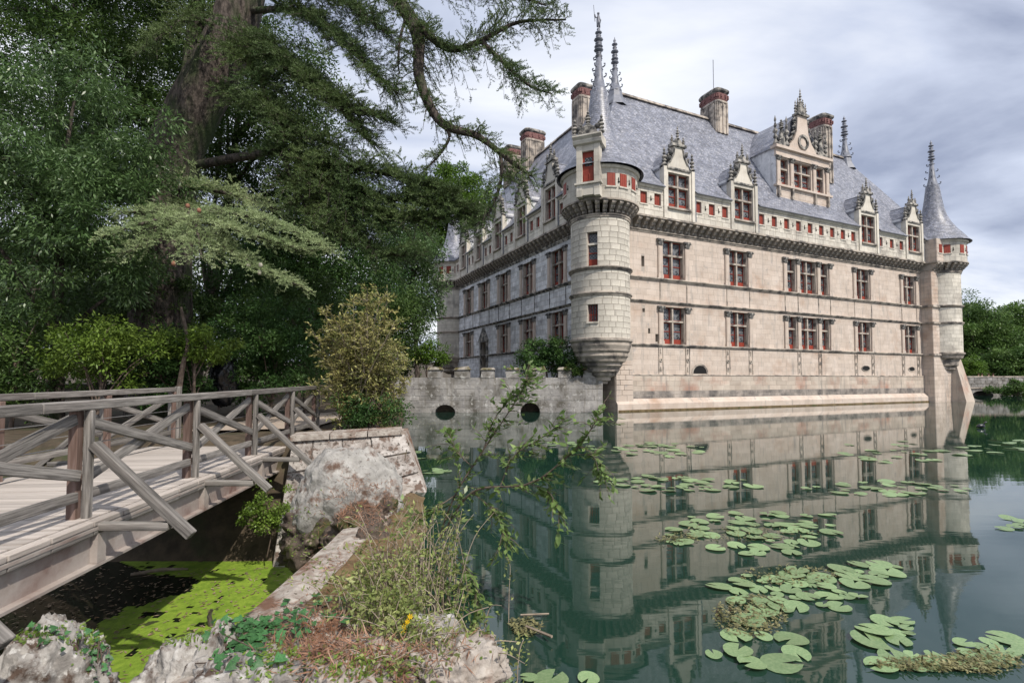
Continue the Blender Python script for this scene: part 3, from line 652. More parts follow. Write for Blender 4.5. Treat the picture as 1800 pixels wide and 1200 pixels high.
# ---- chimneys
def chimney(x, y, z0, z1, wx, wy):
    b = MB()
    def ring(sc, z):
        P = []
        for i in range(20):
            a = 2 * math.pi * i / 20; ca, sa = math.cos(a), math.sin(a); e_ = 2 / 5.0
            P.append((x + sc * wx / 2 * math.copysign(abs(ca) ** e_, ca), y + sc * wy / 2 * math.copysign(abs(sa) ** e_, sa), z))
        return P
    def loft(b, prof_):
        rs = [ring(s_, z) for s_, z in prof_]
        for r0, r1 in zip(rs[:-1], rs[1:]):
            for i in range(20): b.face([r0[i], r0[(i + 1) % 20], r1[(i + 1) % 20], r1[i]])
        return rs
    loft(b, [(.9, z0), (.9, z1 - 1.25), (.98, z1 - 1.2), (.98, z1 - 1.05), (.92, z1 - 1.0)])
    for i in range(20):
        p = ring(.93, z1 - 1.3)[i]
        b.box(p[0] - .05, p[0] + .05, p[1] - .05, p[1] + .05, z0, z1 - 1.25)
    o = b.build('chimney', 'trim', CH)
    b = MB(); loft(b, [(.92, z1 - 1.0), (.97, z1 - .9), (.97, z1 - .45), (.93, z1 - .4)])
    for i in range(20):
        p, q = ring(1.0, z1 - .85)[i], ring(1.0, z1 - .5)[(i + 1) % 20]; m_ = Vector(p).lerp(Vector(q), .5); b.box(m_.x - .06, m_.x + .06, m_.y - .06, m_.y + .06, m_.z - .13, m_.z + .13)
    b.build('brick_band', 'brick', o)
    b = MB(); rs = loft(b, [(.93, z1 - .4), (1.08, z1 - .28), (1.1, z1 - .14), (.98, z1)]); b.face(rs[-1]); b.build('chimney_cap', 'carved', o)
chimney(5, 9.4, 22.5, 26.6, 1.7, 1.5); chimney(5, 18.6, 22.5, 26.8, 2.3, 1.5); chimney(5, 22.9, 22.5, 26.9, 2.2, 1.5)
chimney(15.3, 5, 22.5, 26.3, 1.5, 2.1); chimney(26.2, 3.4, 19.5, 25.7, 1.5, 2.6)
b = MB(); b.tube([(15.3, 5, 26.2), (15.3, 5, 29.3)], .03, 6); b.build('lightning_rod', 'lead', CH)

# ---- dormers
def pinnacle_mesh(h, r):
    k = h / 5.2; p, zt = bulbs(.0, [(r, k * 1.2), (r * .8, k), (r * .9, k), (r * .6, k), (r * .45, k)]); b = MB(); b.lathe([(0, 0)] + p + [(.01, zt + .05)], 7); return b.mesh('pinnacle', 'carved')
pin_b, pin_s = pinnacle_mesh(1.25, .2), pinnacle_mesh(.75, .14)
b = MB(); b.lathe([(0, -.16), (.14, -.12), (.17, 0), (.12, .12), (0, .16)], 7); b.lathe([(0, -.1), (.1, -.06), (.1, .06), (0, .1)], 6, (.12, 0, .18)); b.lathe([(0, -.08), (.08, -.05), (.08, .05), (0, .08)], 6, (-.1, 0, -.18)); scroll = b.mesh('carved_scroll', 'carved', True)
def dormer(fnrot, cx, w, out=.6, dark=False):
    """dormer rising flush from the gallery; local x along wall, -y outward"""
    loc, rz = fnrot(cx); b = MB(); hw = w / 2; y0 = 0.0; ow = hw - .42
    b.box(-hw, -ow, y0 - .02, .3, 12.62, 16.05); b.box(ow, hw, y0 - .02, .3, 12.62, 16.05); b.box(-ow, ow, y0, .3, 12.62, 13.42); b.box(-ow, ow, y0, .3, 15.78, 16.05)
    for sx in (-1, 1): b.box(sx * (hw - .13) - .13, sx * (hw - .13) + .13, -.1, -.02, 12.62, 16.1)
    o = b.build('dormer', 'stone_white', CH, loc=loc, rot=(0, 0, rz))
    place_window(2 * ow, 2.34, 2, 0, 0, 13.43, 0, sub=o)
    b = MB(); b.box(-ow - .12, ow + .12, -.16, .02, 13.3, 13.42); b.build('sill', 'trim', o)
    for x in (-hw, hw): MB().box(x - .02, x + .02, .3, 2.6, 14.0, 16.3).build('cheek', 'stone_grey_lifted', o)
    P = [(-ow - .05, 16.05), (ow + .05, 16.05), (ow * .88, 16.45), (.52, 16.95), (.42, 17.5), (.42, 17.6), (-.42, 17.6), (-.42, 17.5), (-.52, 16.95), (-ow * .88, 16.45)]
    b = MB(); b.prism(P, -.02, .28, lambda a, d, z: (a, d, z)); b.build('gable', 'stone_white', o)
    b = MB()
    for i in range(2, 5):
        for sx in (-1, 1):
            (a0, z0), (a1, z1) = P[i], P[i + 1] if i < 4 else P[i]
            b.tube([(sx * (a0 - .04), -.06, z0), (sx * (a1 - .04), -.06, z1 + .01)], .06, 5)
    b.box(-.62, .62, -.14, .32, 17.6, 17.78); b.lathe([(0, -.06), (.36, -.06), (.36, .06), (0, .06)], 12)
    k = len(b.v) - 48
    for i in range(k, len(b.v)):
        p = b.v[i]; b.v[i] = (p[0], p[2] + .06, 17.86 + max(0, p[1]))
    b.box(-ow - .1, ow + .1, -.09, .03, 16.0, 16.12); b.build('cornice', 'carved', o)
    for x in (-hw + .13, hw - .13): link('pinnacle', pin_b, o, loc=(x, .02, 16.1))
    for x, s_ in ((-.5, .8), (.5, .8), (0, 1.25)): q = link('pinnacle', pin_s, o, loc=(x, .06, 17.78 if x else 18.1)); q.scale = (1, 1, s_)
    for sx in (-1, 1):
        for x, z in ((.78, 16.75), (.66, 17.15)):
            q = link('carved_scroll', scroll, o, loc=(sx * x, .05, z)); q.scale = (sx, 1, 1)
    b = MB(); pr_ = [(hw + .12, 15.95), (hw - .1, 16.35), (hw * .66, 16.95), (hw * .3, 17.42), (0, 17.6)]; sl = 0
    for (a0, z0), (a1, z1) in zip(pr_[:-1], pr_[1:]):
        d_ = math.hypot(a1 - a0, z1 - z0)
        for sx in (-1, 1): b.face([(sx * a0, .2, z0), (sx * a0, 3.2, z0), (sx * a1, 3.2, z1), (sx * a1, .2, z1)], .5, [(0, sl), (3, sl), (3, sl + d_), (0, sl + d_)])
        sl += d_
    b.face([(-hw, .25, 15.9)] + [(-a, .25, z) for a, z in pr_[1:]] + [(a, .25, z) for a, z in pr_[-2:0:-1]] + [(hw, .25, 15.9)], .5, [(0, 0)] * 9)
    b.build('dormer_roof', 'slate_dark', o)
    b = MB(); b.tube([(0, .25, 17.62), (0, 3.2, 17.62)], .06, 6); b.build('lead_ridge', 'lead', o)
    b = MB(); b.tube([(hw + .08, -.05, 12.7), (hw + .08, -.05, 14.5)], .05, 6); b.build('downpipe', 'lead', o)
    return o
for c in RD: dormer(lambda s: ((s, -.6, 0), 0), c, 2.7)
for c in LD: dormer(lambda s: ((-.6, s, 0), -math.pi / 2), c, 2.35)
# big three-light dormer
bd_y = .45; b = MB(); X0, X1 = 16.95, 23.3; BW = [(17.5, 18.25), (18.95, 20.95), (21.6, 22.35)]; BZ = (17.28, 19.4)
BW = [(17.45, 18.35), (19.0, 21.1), (21.75, 22.65)]
fbg = lambda s, out, z: (s, bd_y - out, z)
backing(b, fbg, X0, X1, 15.2, 20.3, [(a, c, *BZ) for a, c in BW], 0, .4); big = b.build('great_dormer', 'stone', CH)
b = MB(); ashlar(b, fbg, X0 + .1, X1 - .1, [15.3, 17.1], [], 0, h=.36, d=.015); b.build('ashlar', 'stone', big, 'stuff')
for a, c in BW: place_window(c - a, BZ[1] - BZ[0], 2 if c - a > 1.5 else 1, (a + c) / 2, bd_y, BZ[0], 0, sub=big)
b = MB(); slab(b, fbg, X0 - .2, X1 + .2, -.1, .22, 17.08, 17.24); slab(b, fbg, X0 - .1, X1 + .1, -.1, .12, 19.5, 19.66); slab(b, fbg, X0 - .05, X1 + .05, -.1, .06, 19.66, 20.1); slab(b, fbg, X0 - .25, X1 + .25, -.3, .28, 20.1, 20.32); b.build('entablature', 'stone', big)
for x in (17.12, 18.68, 21.42, 23.06):
    o = link('pilaster', pil, big, loc=(x, bd_y - .02, 17.24), rot=(0, 0, 0)); o.scale = (1, 1, 2.28 / 2.42); o2 = link('capital', cap, big, loc=(x, bd_y - .02, 17.24)); o2.scale = (1, 1, 2.28 / 2.42)
    b = MB(); b.box(x - .08, x + .08, bd_y - .2, bd_y, 16.45, 17.08); b.prism([(-.14, 16.45), (.14, 16.45), (.06, 16.22), (-.06, 16.22)], bd_y - .2, bd_y, lambda a, d, z: (x + a, d, z)); b.build('console', 'trim', big)
cxb = (X0 + X1) / 2
P = [(-1.75, 20.32), (1.75, 20.32), (1.5, 20.75), (1.05, 21.2), (.72, 21.9), (.6, 22.7), (.55, 23.3), (-.55, 23.3), (-.6, 22.7), (-.72, 21.9), (-1.05, 21.2), (-1.5, 20.75)]
b = MB(); b.prism(P, bd_y - .05, bd_y + .3, lambda a, d, z: (cxb + a, d, z)); b.build('gable', 'stone', big)
b = MB(); b.box(cxb - .7, cxb + .7, bd_y - .2, bd_y + .35, 23.3, 23.48); b.prism([(-.5, 23.48), (.5, 23.48), (.45, 24.1), (0, 24.5), (-.45, 24.1)], bd_y, bd_y + .25, lambda a, d, z: (cxb + a, d, z))
n0 = len(b.v); b.lathe([(.42, 0), (.62, 0), (.62, .1), (.42, .1)], 16)
for i in range(n0, len(b.v)):
    p = b.v[i]; b.v[i] = (cxb + p[0], bd_y - .05 - p[2], 21.15 + p[1])
for sx in (-1, 1):
    n0 = len(b.v); b.lathe([(0, 0), (.55, 0), (.55, .12), (0, .12)], 16)
    for i in range(n0, len(b.v)):
        p = b.v[i]; b.v[i] = (cxb + sx * 2.35 + p[0], bd_y - .02 - p[2] + .1, 20.35 + max(0, p[1]))
    b.prism([(-.3, 20.9), (.3, 20.9), (.18, 21.5), (0, 21.9), (-.18, 21.5)], bd_y, bd_y + .2, lambda a, d, z: (cxb + sx * 2.35 + a, d, z))
b.build('gable_carving', 'carved', big)
for x, z, s_ in ((-3.05, 20.32, 1.9), (3.05, 20.32, 1.7), (-1.75, 20.4, 2.0), (1.75, 20.4, 1.8), (-2.35, 21.85, .6), (2.35, 21.85, .6)):
    q = link('pinnacle', pin_b, big, loc=(cxb + x, bd_y + .1, z)); q.scale = (1.05, 1.05, s_)
for x, z, s_ in ((-.62, 23.3, 1.6), (.62, 23.3, 1.6), (0, 24.4, 1.6), (-.78, 22.2, 1.3), (.78, 22.2, 1.3), (-.3, 24.0, 1.1), (.3, 24.0, 1.1)):
    q = link('pinnacle', pin_s, big, loc=(cxb + x, bd_y + .1, z)); q.scale = (1, 1, s_)
for sx in (-1, 1):
    for x, z in ((1.3, 21.25), (1.0, 21.75), (.85, 22.3), (.78, 22.9)): link('carved_scroll', scroll, big, loc=(cxb + sx * x, bd_y + .1, z))
for x in (X0, X1): MB().box(x - .02, x + .02, bd_y + .01, 5, 15, 20.3).build('cheek', 'stone_grey_lifted', big)
b = MB(); pr_ = [(3.35, 20.15), (3.05, 20.6), (2.2, 21.6), (1.0, 22.9), (0, 23.75)]; sl = 0
for (a0, z0), (a1, z1) in zip(pr_[:-1], pr_[1:]):
    d_ = math.hypot(a1 - a0, z1 - z0)
    for sx in (-1, 1): b.face([(cxb + sx * a0, bd_y + .3, z0), (cxb + sx * a0, 5.4, z0), (cxb + sx * a1, 5.4, z1), (cxb + sx * a1, bd_y + .3, z1)], .5, [(0, sl), (5, sl), (5, sl + d_), (0, sl + d_)])
    sl += d_
b.face([(cxb - a, bd_y + .32, z) for a, z in pr_] + [(cxb + a, bd_y + .32, z) for a, z in pr_[-2::-1]], .5, [(0, 0)] * 9); b.build('dormer_roof', 'slate_dark', big)

# ---- corner turrets
def pol(r, a, z, c): return (c[0] + r * math.cos(a), c[1] + r * math.sin(a), z)
def turret(cx, cy, a0, a1, wins, singles, foot, name_label, mstone, door_a=None, shut=()):
    c = (cx, cy); r = 1.82; zs = split_levels([4.4, 7.15, 8.7, 11.85], .36); n_ = 72
    holes = [(R(a - w / 2), R(a + w / 2), z0, z1) for a, w, z0, z1 in wins]
    def snap(a): return round(a / (2 * math.pi / n_)) * (2 * math.pi / n_)
    holes = [(snap(h[0]), snap(h[1]), min(zs, key=lambda z: abs(z - h[2])), min(zs, key=lambda z: abs(z - h[3]))) for h in holes]
    fn = lambda s, o, z: pol(r - .02 + o, s, z, c)
    b = MB()
    for k in range(len(zs) - 1):
        for i in range(n_):
            p, q = 2 * math.pi * i / n_, 2 * math.pi * (i + 1) / n_
            if any(h[0] - 1e-4 <= p and q <= h[1] + 1e-4 and h[2] - .01 <= zs[k] and zs[k + 1] <= h[3] + .01 for h in holes): continue
            b.face([fn(p, 0, zs[k]), fn(q, 0, zs[k]), fn(q, 0, zs[k + 1]), fn(p, 0, zs[k + 1])])
    for h in holes:
        k = MB
        q = [fn(h[0], 0, 0), fn(h[1], 0, 0), fn(h[1], -.3, 0), fn(h[0], -.3, 0)]
        for i, j in ((1, 2), (2, 3), (3, 0)): b.face([(*q[i][:2], h[2]), (*q[j][:2], h[2]), (*q[j][:2], h[3]), (*q[i][:2], h[3])])
        for z in h[2:]: b.face([(*p[:2], z) for p in q])
    t = b.build('corner_turret', 'joint', CH); t['label'] = name_label
    bj = MB(); cache = {}; cnt = 0
    for k in range(len(zs) - 1):
        for p, q in free(R(a0), R(a1), holes, zs[k], zs[k + 1]):
            x = p + (R(8) if k % 2 and p == R(a0) else 0); 
            if x > p: x = p
            first = True
            while x < q - .005:
                w = R(random.choice((14, 18, 22))) * (.55 if first and k % 2 else 1); first = False
                e2 = x + w
                if q - e2 < R(9): e2 = q
                vis = R(singles[0]) < x and e2 < R(singles[1]) if singles else False
                if vis:
                    key = (round(e2 - x, 3), round(zs[k + 1] - zs[k], 3))
                    if key not in cache:
                        mb = MB(); hw_ = (e2 - x) / 2; g = .006 / r; hh = zs[k + 1] - zs[k]; ns = 4
                        A = [(-hw_ + g) + (2 * hw_ - 2 * g) * i / ns for i in range(ns + 1)]; zz = (.006, hh - .006)
                        f2 = lambda s, o, z: (math.cos(s) * (r + o), math.sin(s) * (r + o), z)
                        for i in range(ns):
                            l0, l1 = A[i], A[i + 1]; cz = (zz[0] + .012, zz[1] - .012); cc = .012 / r
                            m0 = l0 + (cc if i == 0 else 0); m1 = l1 - (cc if i == ns - 1 else 0)
                            mb.face([f2(m0, 0, cz[0]), f2(m1, 0, cz[0]), f2(m1, 0, cz[1]), f2(m0, 0, cz[1])])
                            mb.face([f2(l0, -.022, zz[0]), f2(l1, -.022, zz[0]), f2(m1, 0, cz[0]), f2(m0, 0, cz[0])]); mb.face([f2(l0, -.022, zz[1]), f2(l1, -.022, zz[1]), f2(m1, 0, cz[1]), f2(m0, 0, cz[1])])
                        for l, m0 in ((A[0], A[0] + .012 / r), (A[-1], A[-1] - .012 / r)): mb.face([f2(l, -.022, zz[0]), f2(m0, 0, zz[0] + .012), f2(m0, 0, zz[1] - .012), f2(l, -.022, zz[1])])
                        cache[key] = mb.mesh('stone', mstone)
                    q_ = link('stone', cache[key], t, loc=(cx, cy, zs[k]), rot=(0, 0, (x + e2) / 2)); cnt += 1
                else:
                    ns = max(1, round((e2 - x) / R(8))); tn = random.random()
                    for i in range(ns):
                        l0 = x + (e2 - x) * i / ns + (.006 / r if i == 0 else 0); l1 = x + (e2 - x) * (i + 1) / ns - (.006 / r if i == ns - 1 else 0)
                        bj.face([fn(l0, .02, zs[k] + .008), fn(l1, .02, zs[k] + .008), fn(l1, .02, zs[k + 1] - .008), fn(l0, .02, zs[k + 1] - .008)], tn)
                x = e2
    if bj.f: bj.build('ashlar', mstone, t, 'stuff')
    for z, pr_ in ((8.73, .17), (7.2, .14), (11.88, .1)):
        b = MB(); b.lathe([(r - .05, z - .22), (r + .05, z - .2), (r + pr_ * .6, z - .1), (r + pr_, z - .07), (r + pr_, z), (r - .05, z + .06)], 48, (cx, cy, 0)); b.build('string_ring', 'trim', t, smooth=False)
    if foot == 'full': fp = [(r - .05, 4.5), (r + .14, 4.45), (r + .14, 4.32), (r + .03, 4.22), (r + .05, 4.05), (r - .03, 3.85), (r - .05, 3.72), (r - .16, 3.6), (r - .14, 3.42), (1.55, 3.25), (1.5, 3.1), (1.3, 3.0), (1.32, 2.85), (1.12, 2.7), (1.1, 2.5), (.85, 2.4), (.86, 2.28), (.62, 2.12), (.6, 1.95), (.42, 1.88), (.4, 1.75), (.1, 1.7)]
    else: fp = [(r - .05, 4.5), (r + .14, 4.45), (r + .14, 4.32), (r + .02, 4.2), (r - .05, 3.95), (1.5, 3.8), (1.45, 3.3), (1.2, 3.15), (1.25, 2.95), (.95, 2.75), (.6, 2.6)]
    b = MB(); b.lathe(fp, 40, (cx, cy, 0)); b.build('moulded_corbel_foot', 'trim', t)
    # machicolation
    for i in range(24):
        a = R(a0 - 10) + (R(a1 - a0 + 20)) * i / 23
        o = link('corbel', corb, t, loc=(cx + (r - .03) * math.cos(a), cy + (r - .03) * math.sin(a), 11.9), rot=(0, 0, a + math.pi / 2)); o.scale = (.85, .93, 1.05)
    rg = r + .5; b = MB(); b.lathe([(r - .1, 12.54), (rg + .1, 12.54), (rg + .1, 12.64), (rg, 12.66)], 48, (cx, cy, 0)); b.build('gallery_sill', 'trim', t)
    b = MB(); b.lathe([(rg - .02, 12.6), (rg - .02, 14.66)], 48, (cx, cy, 0)); b.build('gallery_drum', 'joint', t)
    b = MB(); hs = [(R(a - 6.5), R(a + 6.5), SZ0, SZ1) for a in shut]; lv = split_levels([12.66, SZ0, SZ1, 14.6], .36); fg = lambda s, o, z: pol(rg + o, s, z, c)
    for k in range(len(lv) - 1):
        for p, q in free(R(a0 - 8), R(a1 + 8), hs, lv[k], lv[k + 1]):
            m_ = max(1, round((q - p) / R(13)))
            for i in range(m_):
                l0 = p + (q - p) * i / m_ + .003; l1 = p + (q - p) * (i + 1) / m_ - .003; lm = (l0 + l1) / 2; tn = random.random()
                for u0, u1 in ((l0, lm), (lm, l1)): b.face([fg(u0, 0, lv[k] + .007), fg(u1, 0, lv[k] + .007), fg(u1, 0, lv[k + 1] - .007), fg(u0, 0, lv[k + 1] - .007)], tn)
    b.build('ashlar', 'stone_white', t, 'stuff')
    for a in shut:
        ra = R(a); link('shutter', sh_l, t, loc=(cx + (rg + .125) * math.cos(ra), cy + (rg + .125) * math.sin(ra), SZ0), rot=(0, 0, ra + math.pi / 2))
        link('sill', ssill, t, loc=(cx + rg * math.cos(ra), cy + rg * math.sin(ra), SZ0), rot=(0, 0, ra + math.pi / 2))
        link('arrow_slit', slit, t, loc=(cx + (rg + .005) * math.cos(ra + .2), cy + (rg + .005) * math.sin(ra + .2), 13.6), rot=(0, 0, ra + .2 + math.pi / 2))
    b = MB(); b.lathe([(rg - .05, 14.4), (rg + .1, 14.45), (rg + .16, 14.6), (rg - .05, 14.62)], 48, (cx, cy, 0)); b.build('eaves_cornice', 'stone_white', t)
    b = MB(); b.lathe([(2.72, 14.62), (2.5, 14.86), (2.2, 15.3), (1.72, 15.95), (1.32, 16.6), (1.02, 17.3), (.84, 18.0), (.68, 19.0), (.52, 20.3)], 40, (cx, cy, 0), uvr=1.6); b.build('conical_roof', 'slate', t, smooth=True)
    for (a, w, z0, z1), h in zip(wins, holes):
        a_ = (h[0] + h[1]) / 2; wd_ = 2 * (r - .02) * math.sin((h[1] - h[0]) / 2)
        zz0, zz1 = h[2], h[3]; b = MB(); ry = -(r - .02) * math.cos((h[1] - h[0]) / 2)
        tall = zz1 - zz0 > 1.5
        if tall: b.box(-wd_ / 2, wd_ / 2, ry + .1, ry + .28, zz0 + (zz1 - zz0) * .64, zz0 + (zz1 - zz0) * .64 + .12)
        b.box(-wd_ / 2 - .05, wd_ / 2 + .05, ry - .1, ry + .1, zz0 - .1, zz0)
        o = b.build('transom', 'stone_white', t, loc=(cx, cy, 0), rot=(0, 0, a_ + math.pi / 2))
        b = MB(); f_ = .05; b.box(-wd_ / 2, -wd_ / 2 + f_, ry + .2, ry + .27, zz0, zz1); b.box(wd_ / 2 - f_, wd_ / 2, ry + .2, ry + .27, zz0, zz1); b.box(-wd_ / 2, wd_ / 2, ry + .2, ry + .265, zz0, zz0 + (.5 if tall else .06)); b.box(-wd_ / 2, wd_ / 2, ry + .2, ry + .265, zz0 + (zz1 - zz0) * .4, zz0 + (zz1 - zz0) * .4 + .05)
        if not tall:
            for i in range(1, 4): b.box(-wd_ / 2 + wd_ * i / 4 - .02, -wd_ / 2 + wd_ * i / 4 + .02, ry + .19, ry + .26, zz0, zz1)
        b.build('casement', 'red', t, loc=(cx, cy, 0), rot=(0, 0, a_ + math.pi / 2))
        b = MB(); b.face([(-wd_ / 2, ry + .26, zz0), (wd_ / 2, ry + .26, zz0), (wd_ / 2, ry + .26, zz1), (-wd_ / 2, ry + .26, zz1)]); b.build('pane', 'glass', t, loc=(cx, cy, 0), rot=(0, 0, a_ + math.pi / 2))
    return t
ta = turret(0, 0, 92, 358, [(221, 20, 8.8, 10.95), (221, 18, 5.4, 6.5)], (152, 318), 'full', 'near corner turret with clean white blocks', 'stone_white', shut=(168, 252, 272, 296))
finial('finial', ta, 0, 0, 20.3, .45, 2.2, 2.0, True)
tb = turret(LR, 0, 150, 430, [], None, 'short', 'far right turret at the end of the lake front', 'stone_white', shut=(205, 228, 262, 285))
finial('finial', tb, LR, 0, 20.3, .45, 2.0, 2.3)
tcc = turret(0, LL, 80, 300, [], None, 'short', 'far turret at the end of the courtyard side', 'stone_white', shut=(215, 237, 259, 281))
b = MB(); b.lathe([(.3, -.1), (.3, .35)], 10)
# stone lucarne on the near turret
la = R(221); b = MB(); ry = -2.68
for sx in (-1, 1):
    for k in range(8): j = random.uniform(0, .012); b.box(*sorted((sx * .36, sx * (.7 - j))), ry - .1 + j, ry + .5, 12.68 + k * .384, 12.68 + k * .384 + .378, random.random())
    b.box(*sorted((sx * .37, sx * .69)), ry - .08, ry + .49, 12.7, 15.75)
b.box(-.8, .8, ry - .17, ry + .3, 13.38, 13.49); b.box(-.36, .36, ry - .06, ry + .4, 12.75, 13.5); b.box(-.36, .36, ry - .06, ry + .4, 15.35, 15.75)
b.box(-.5, .5, ry + .3, ry + 1.9, 15.0, 15.9)
luc = b.build('turret_lucarne', 'stone_white', CH, rot=(0, 0, la + math.pi / 2))
b = MB(); b.prism([(0, 15.72), (.14, 15.76), (.2, 15.92), (.14, 16.0), (.3, 16.14), (.3, 16.22), (0, 16.25)], -.86, .86, lambda a, d, z: (d, ry - .1 - a, z)); b.box(-.85, .85, ry - .1, ry + .9, 15.72, 16.24); b.build('entablature', 'stone_white', luc)
b = MB(); b.box(-.36, .36, ry + .1, ry + .2, 13.5, 15.35)
for i in range(2): b.box(-.3 + .32 * i, -.04 + .32 * i, ry + .06, ry + .1, 13.6, 14.05)
b.build('loft_door', 'red', luc)
b = MB(); b.face([(-.22, ry + .09, 14.5), (.22, ry + .09, 14.5), (.22, ry + .09, 15.0), (-.22, ry + .09, 15.0)]); b.build('pane', 'glass', luc)
b = MB()
for i in range(9):
    a = math.pi * (i + .5) / 9; b.hexa([(-.03, ry - .12, 16.25), (.03, ry - .12, 16.25), (.03, ry, 16.25), (-.03, ry, 16.25)] + [(.5 * math.cos(a) + .08 * math.sin(a) * s_, ry + o_, 16.25 + .5 * math.sin(a) - .08 * math.cos(a) * s_) for s_, o_ in ((1, -.16), (-1, -.16), (-1, 0), (1, 0))])
n0 = len(b.v); b.lathe([(.5, 0), (.6, 0), (.6, .22), (.5, .22)], 16, a0=0, a1=math.pi)
for i in range(n0, len(b.v)):
    p = b.v[i]; b.v[i] = (p[0], ry + .05 - p[2], 16.25 + p[1])
b.prism([(-.5, 16.25), (.5, 16.25), (.5, 16.5), (.3, 16.7), (0, 16.8), (-.3, 16.7), (-.5, 16.5)], ry + .02, ry + .3, lambda a, d, z: (a, d, z)); b.build('shell_gable', 'carved', luc)
for x, z, s_ in ((-.8, 16.25, .9), (.8, 16.25, .9), (0, 16.8, .75)): q = link('pinnacle', pin_b, luc, loc=(x, ry, z)); q.scale = (1, 1, s_)
for sx in (-1, 1): link('carved_scroll', scroll, luc, loc=(sx * .55, ry, 16.75))
# ------------------------------------------------------------------ crenellated wall on the left bank of the moat
WY = 32.0
cw = thing('crenellated_wall', 'old grey crenellated wall with two low water arches in front of the courtyard', 'wall', (0, WY, 0))
wx0, wx1 = -7.2, 5.55
def wallx(px): return (px - 900) / F0 * WY
arch = [(wallx(783), .62, .48), (wallx(932), .60, .62)]
P = [(wx0, -1.0)]
for ax, aw, ah in arch: P += [(ax - aw, -1.0)] + [(ax - aw * math.cos(math.pi * i / 12), ah * math.sin(math.pi * i / 12)) for i in range(13)] + [(ax + aw, -1.0)]
P += [(wx1, -1.0), (wx1, 2.12), (wx0, 2.12)]
b = MB(); b.prism(P, 0.0, .75, lambda a, d, z: (a, d, z)); b.build('wall_core', 'old_wall', cw)
b = MB(); h_ = [(ax - aw * 1.02, ax + aw * 1.02, -1, ah + .12) for ax, aw, ah in arch]
lv = [-.3, .02, .3, .72, 1.0, 1.42, 1.68, 2.12]
for z0, z1 in zip(lv[:-1], lv[1:]):
    for p, q in free(wx0, wx1, h_, z0, z1):
        x = p
        while x < q - .01:
            e2 = x + random.choice((.25, .4, .6, .95, 1.3)) * random.uniform(.8, 1.2)
            if q - e2 < .2: e2 = q
            block(b, lambda s, o, z: (s, -o, z), x, e2, z0, z1 + random.choice((0, 0, -.02)), random.uniform(-.03, -.012), .004, .034, .016); x = e2
b.build('stone', 'old_wall', cw, 'stuff')
for ax, aw, ah in arch:
    for i in range(9):
        t0, t1 = math.pi * i / 9, math.pi * (i + 1) / 9; b = MB(); q = lambda t, k, d: (ax - aw * k * math.cos(t), d, ah * (1 + (k - 1) * 1.3) * math.sin(t))
        b.hexa([q(t0 + .02, 1, -.06), q(t1 - .02, 1, -.06), q(t1 - .02, 1, .3), q(t0 + .02, 1, .3), q(t0 + .02, 1.25, -.06), q(t1 - .02, 1.25, -.06), q(t1 - .02, 1.25, .3), q(t0 + .02, 1.25, .3)]); b.build('voussoir', 'old_wall', cw)
for px0, px1 in ((752, 776), (799, 825), (845, 869), (890, 912), (934, 958), (981, 1005), (1024, 1046)):
    x0, x1 = wallx(px0), wallx(px1); b = MB(); j = [random.uniform(-.09, .09) for _ in range(6)]
    b.hexa([(x0, -.04, 2.1), (x1, -.04, 2.1), (x1, .8, 2.1), (x0, .8, 2.1), (x0 + j[0], -.02, 2.56 + j[1]), (x1 + j[2], -.02, 2.58 + j[3]), (x1, .78, 2.6), (x0, .78, 2.56)]); m_ = b.build('merlon', 'old_wall', cw)
    b = MB(); b.hexa([(x0 - .06, -.1, 2.6), (x1 + .06, -.1, 2.61), (x1 + .06, .86, 2.61), (x0 - .06, .86, 2.6), (x0 + .04, 0, 2.74 + j[4]), (x1 - .04, .02, 2.76 + j[5]), (x1 - .05, .7, 2.76), (x0 + .05, .7, 2.74)]); b.build('capstone', 'moss_cap', m_)
# ------------------------------------------------------------------ far stone bridge with visitors
FB = thing('stone_bridge', 'low stone bridge with a flat arch and parapet beyond the far turret', 'bridge', (0, 66, 0))
bx0, bx1 = 50.0, 96.0; ax = (1726 - 900) / F0 * 66; P = [(bx0, -1), (ax - 1.35, -1)] + [(ax - 1.35 * math.cos(math.pi * i / 12), .62 * math.sin(math.pi * i / 12)) for i in range(13)] + [(ax + 1.35, -1), (bx1, -1), (bx1, .95), (bx0, .95)]
b = MB(); b.prism(P, 0, 3.2, lambda a, d, z: (a, d, z)); b.build('deck', 'old_wall', FB)
b = MB(); b.box(bx0, bx1, -.12, .02, .85, 1.02); b.build('string_course', 'trim', FB)
b = MB(); b.box(bx0, bx1, 0.05, .3, 1.0, 2.3); pw = b.build('parapet', 'joint', FB)
b = MB(); ashlar(b, lambda s, o, z: (s, -o, z), bx0, bx1, [1.02, 2.3], [], -.05, h=.42, lmin=.5, lmax=.9, g=.015, d=.04); b.build('stone', 'old_wall', pw, 'stuff')
b = MB(); b.box(bx0, bx1, -.05, .38, 2.3, 2.44); b.build('coping', 'trim', FB)
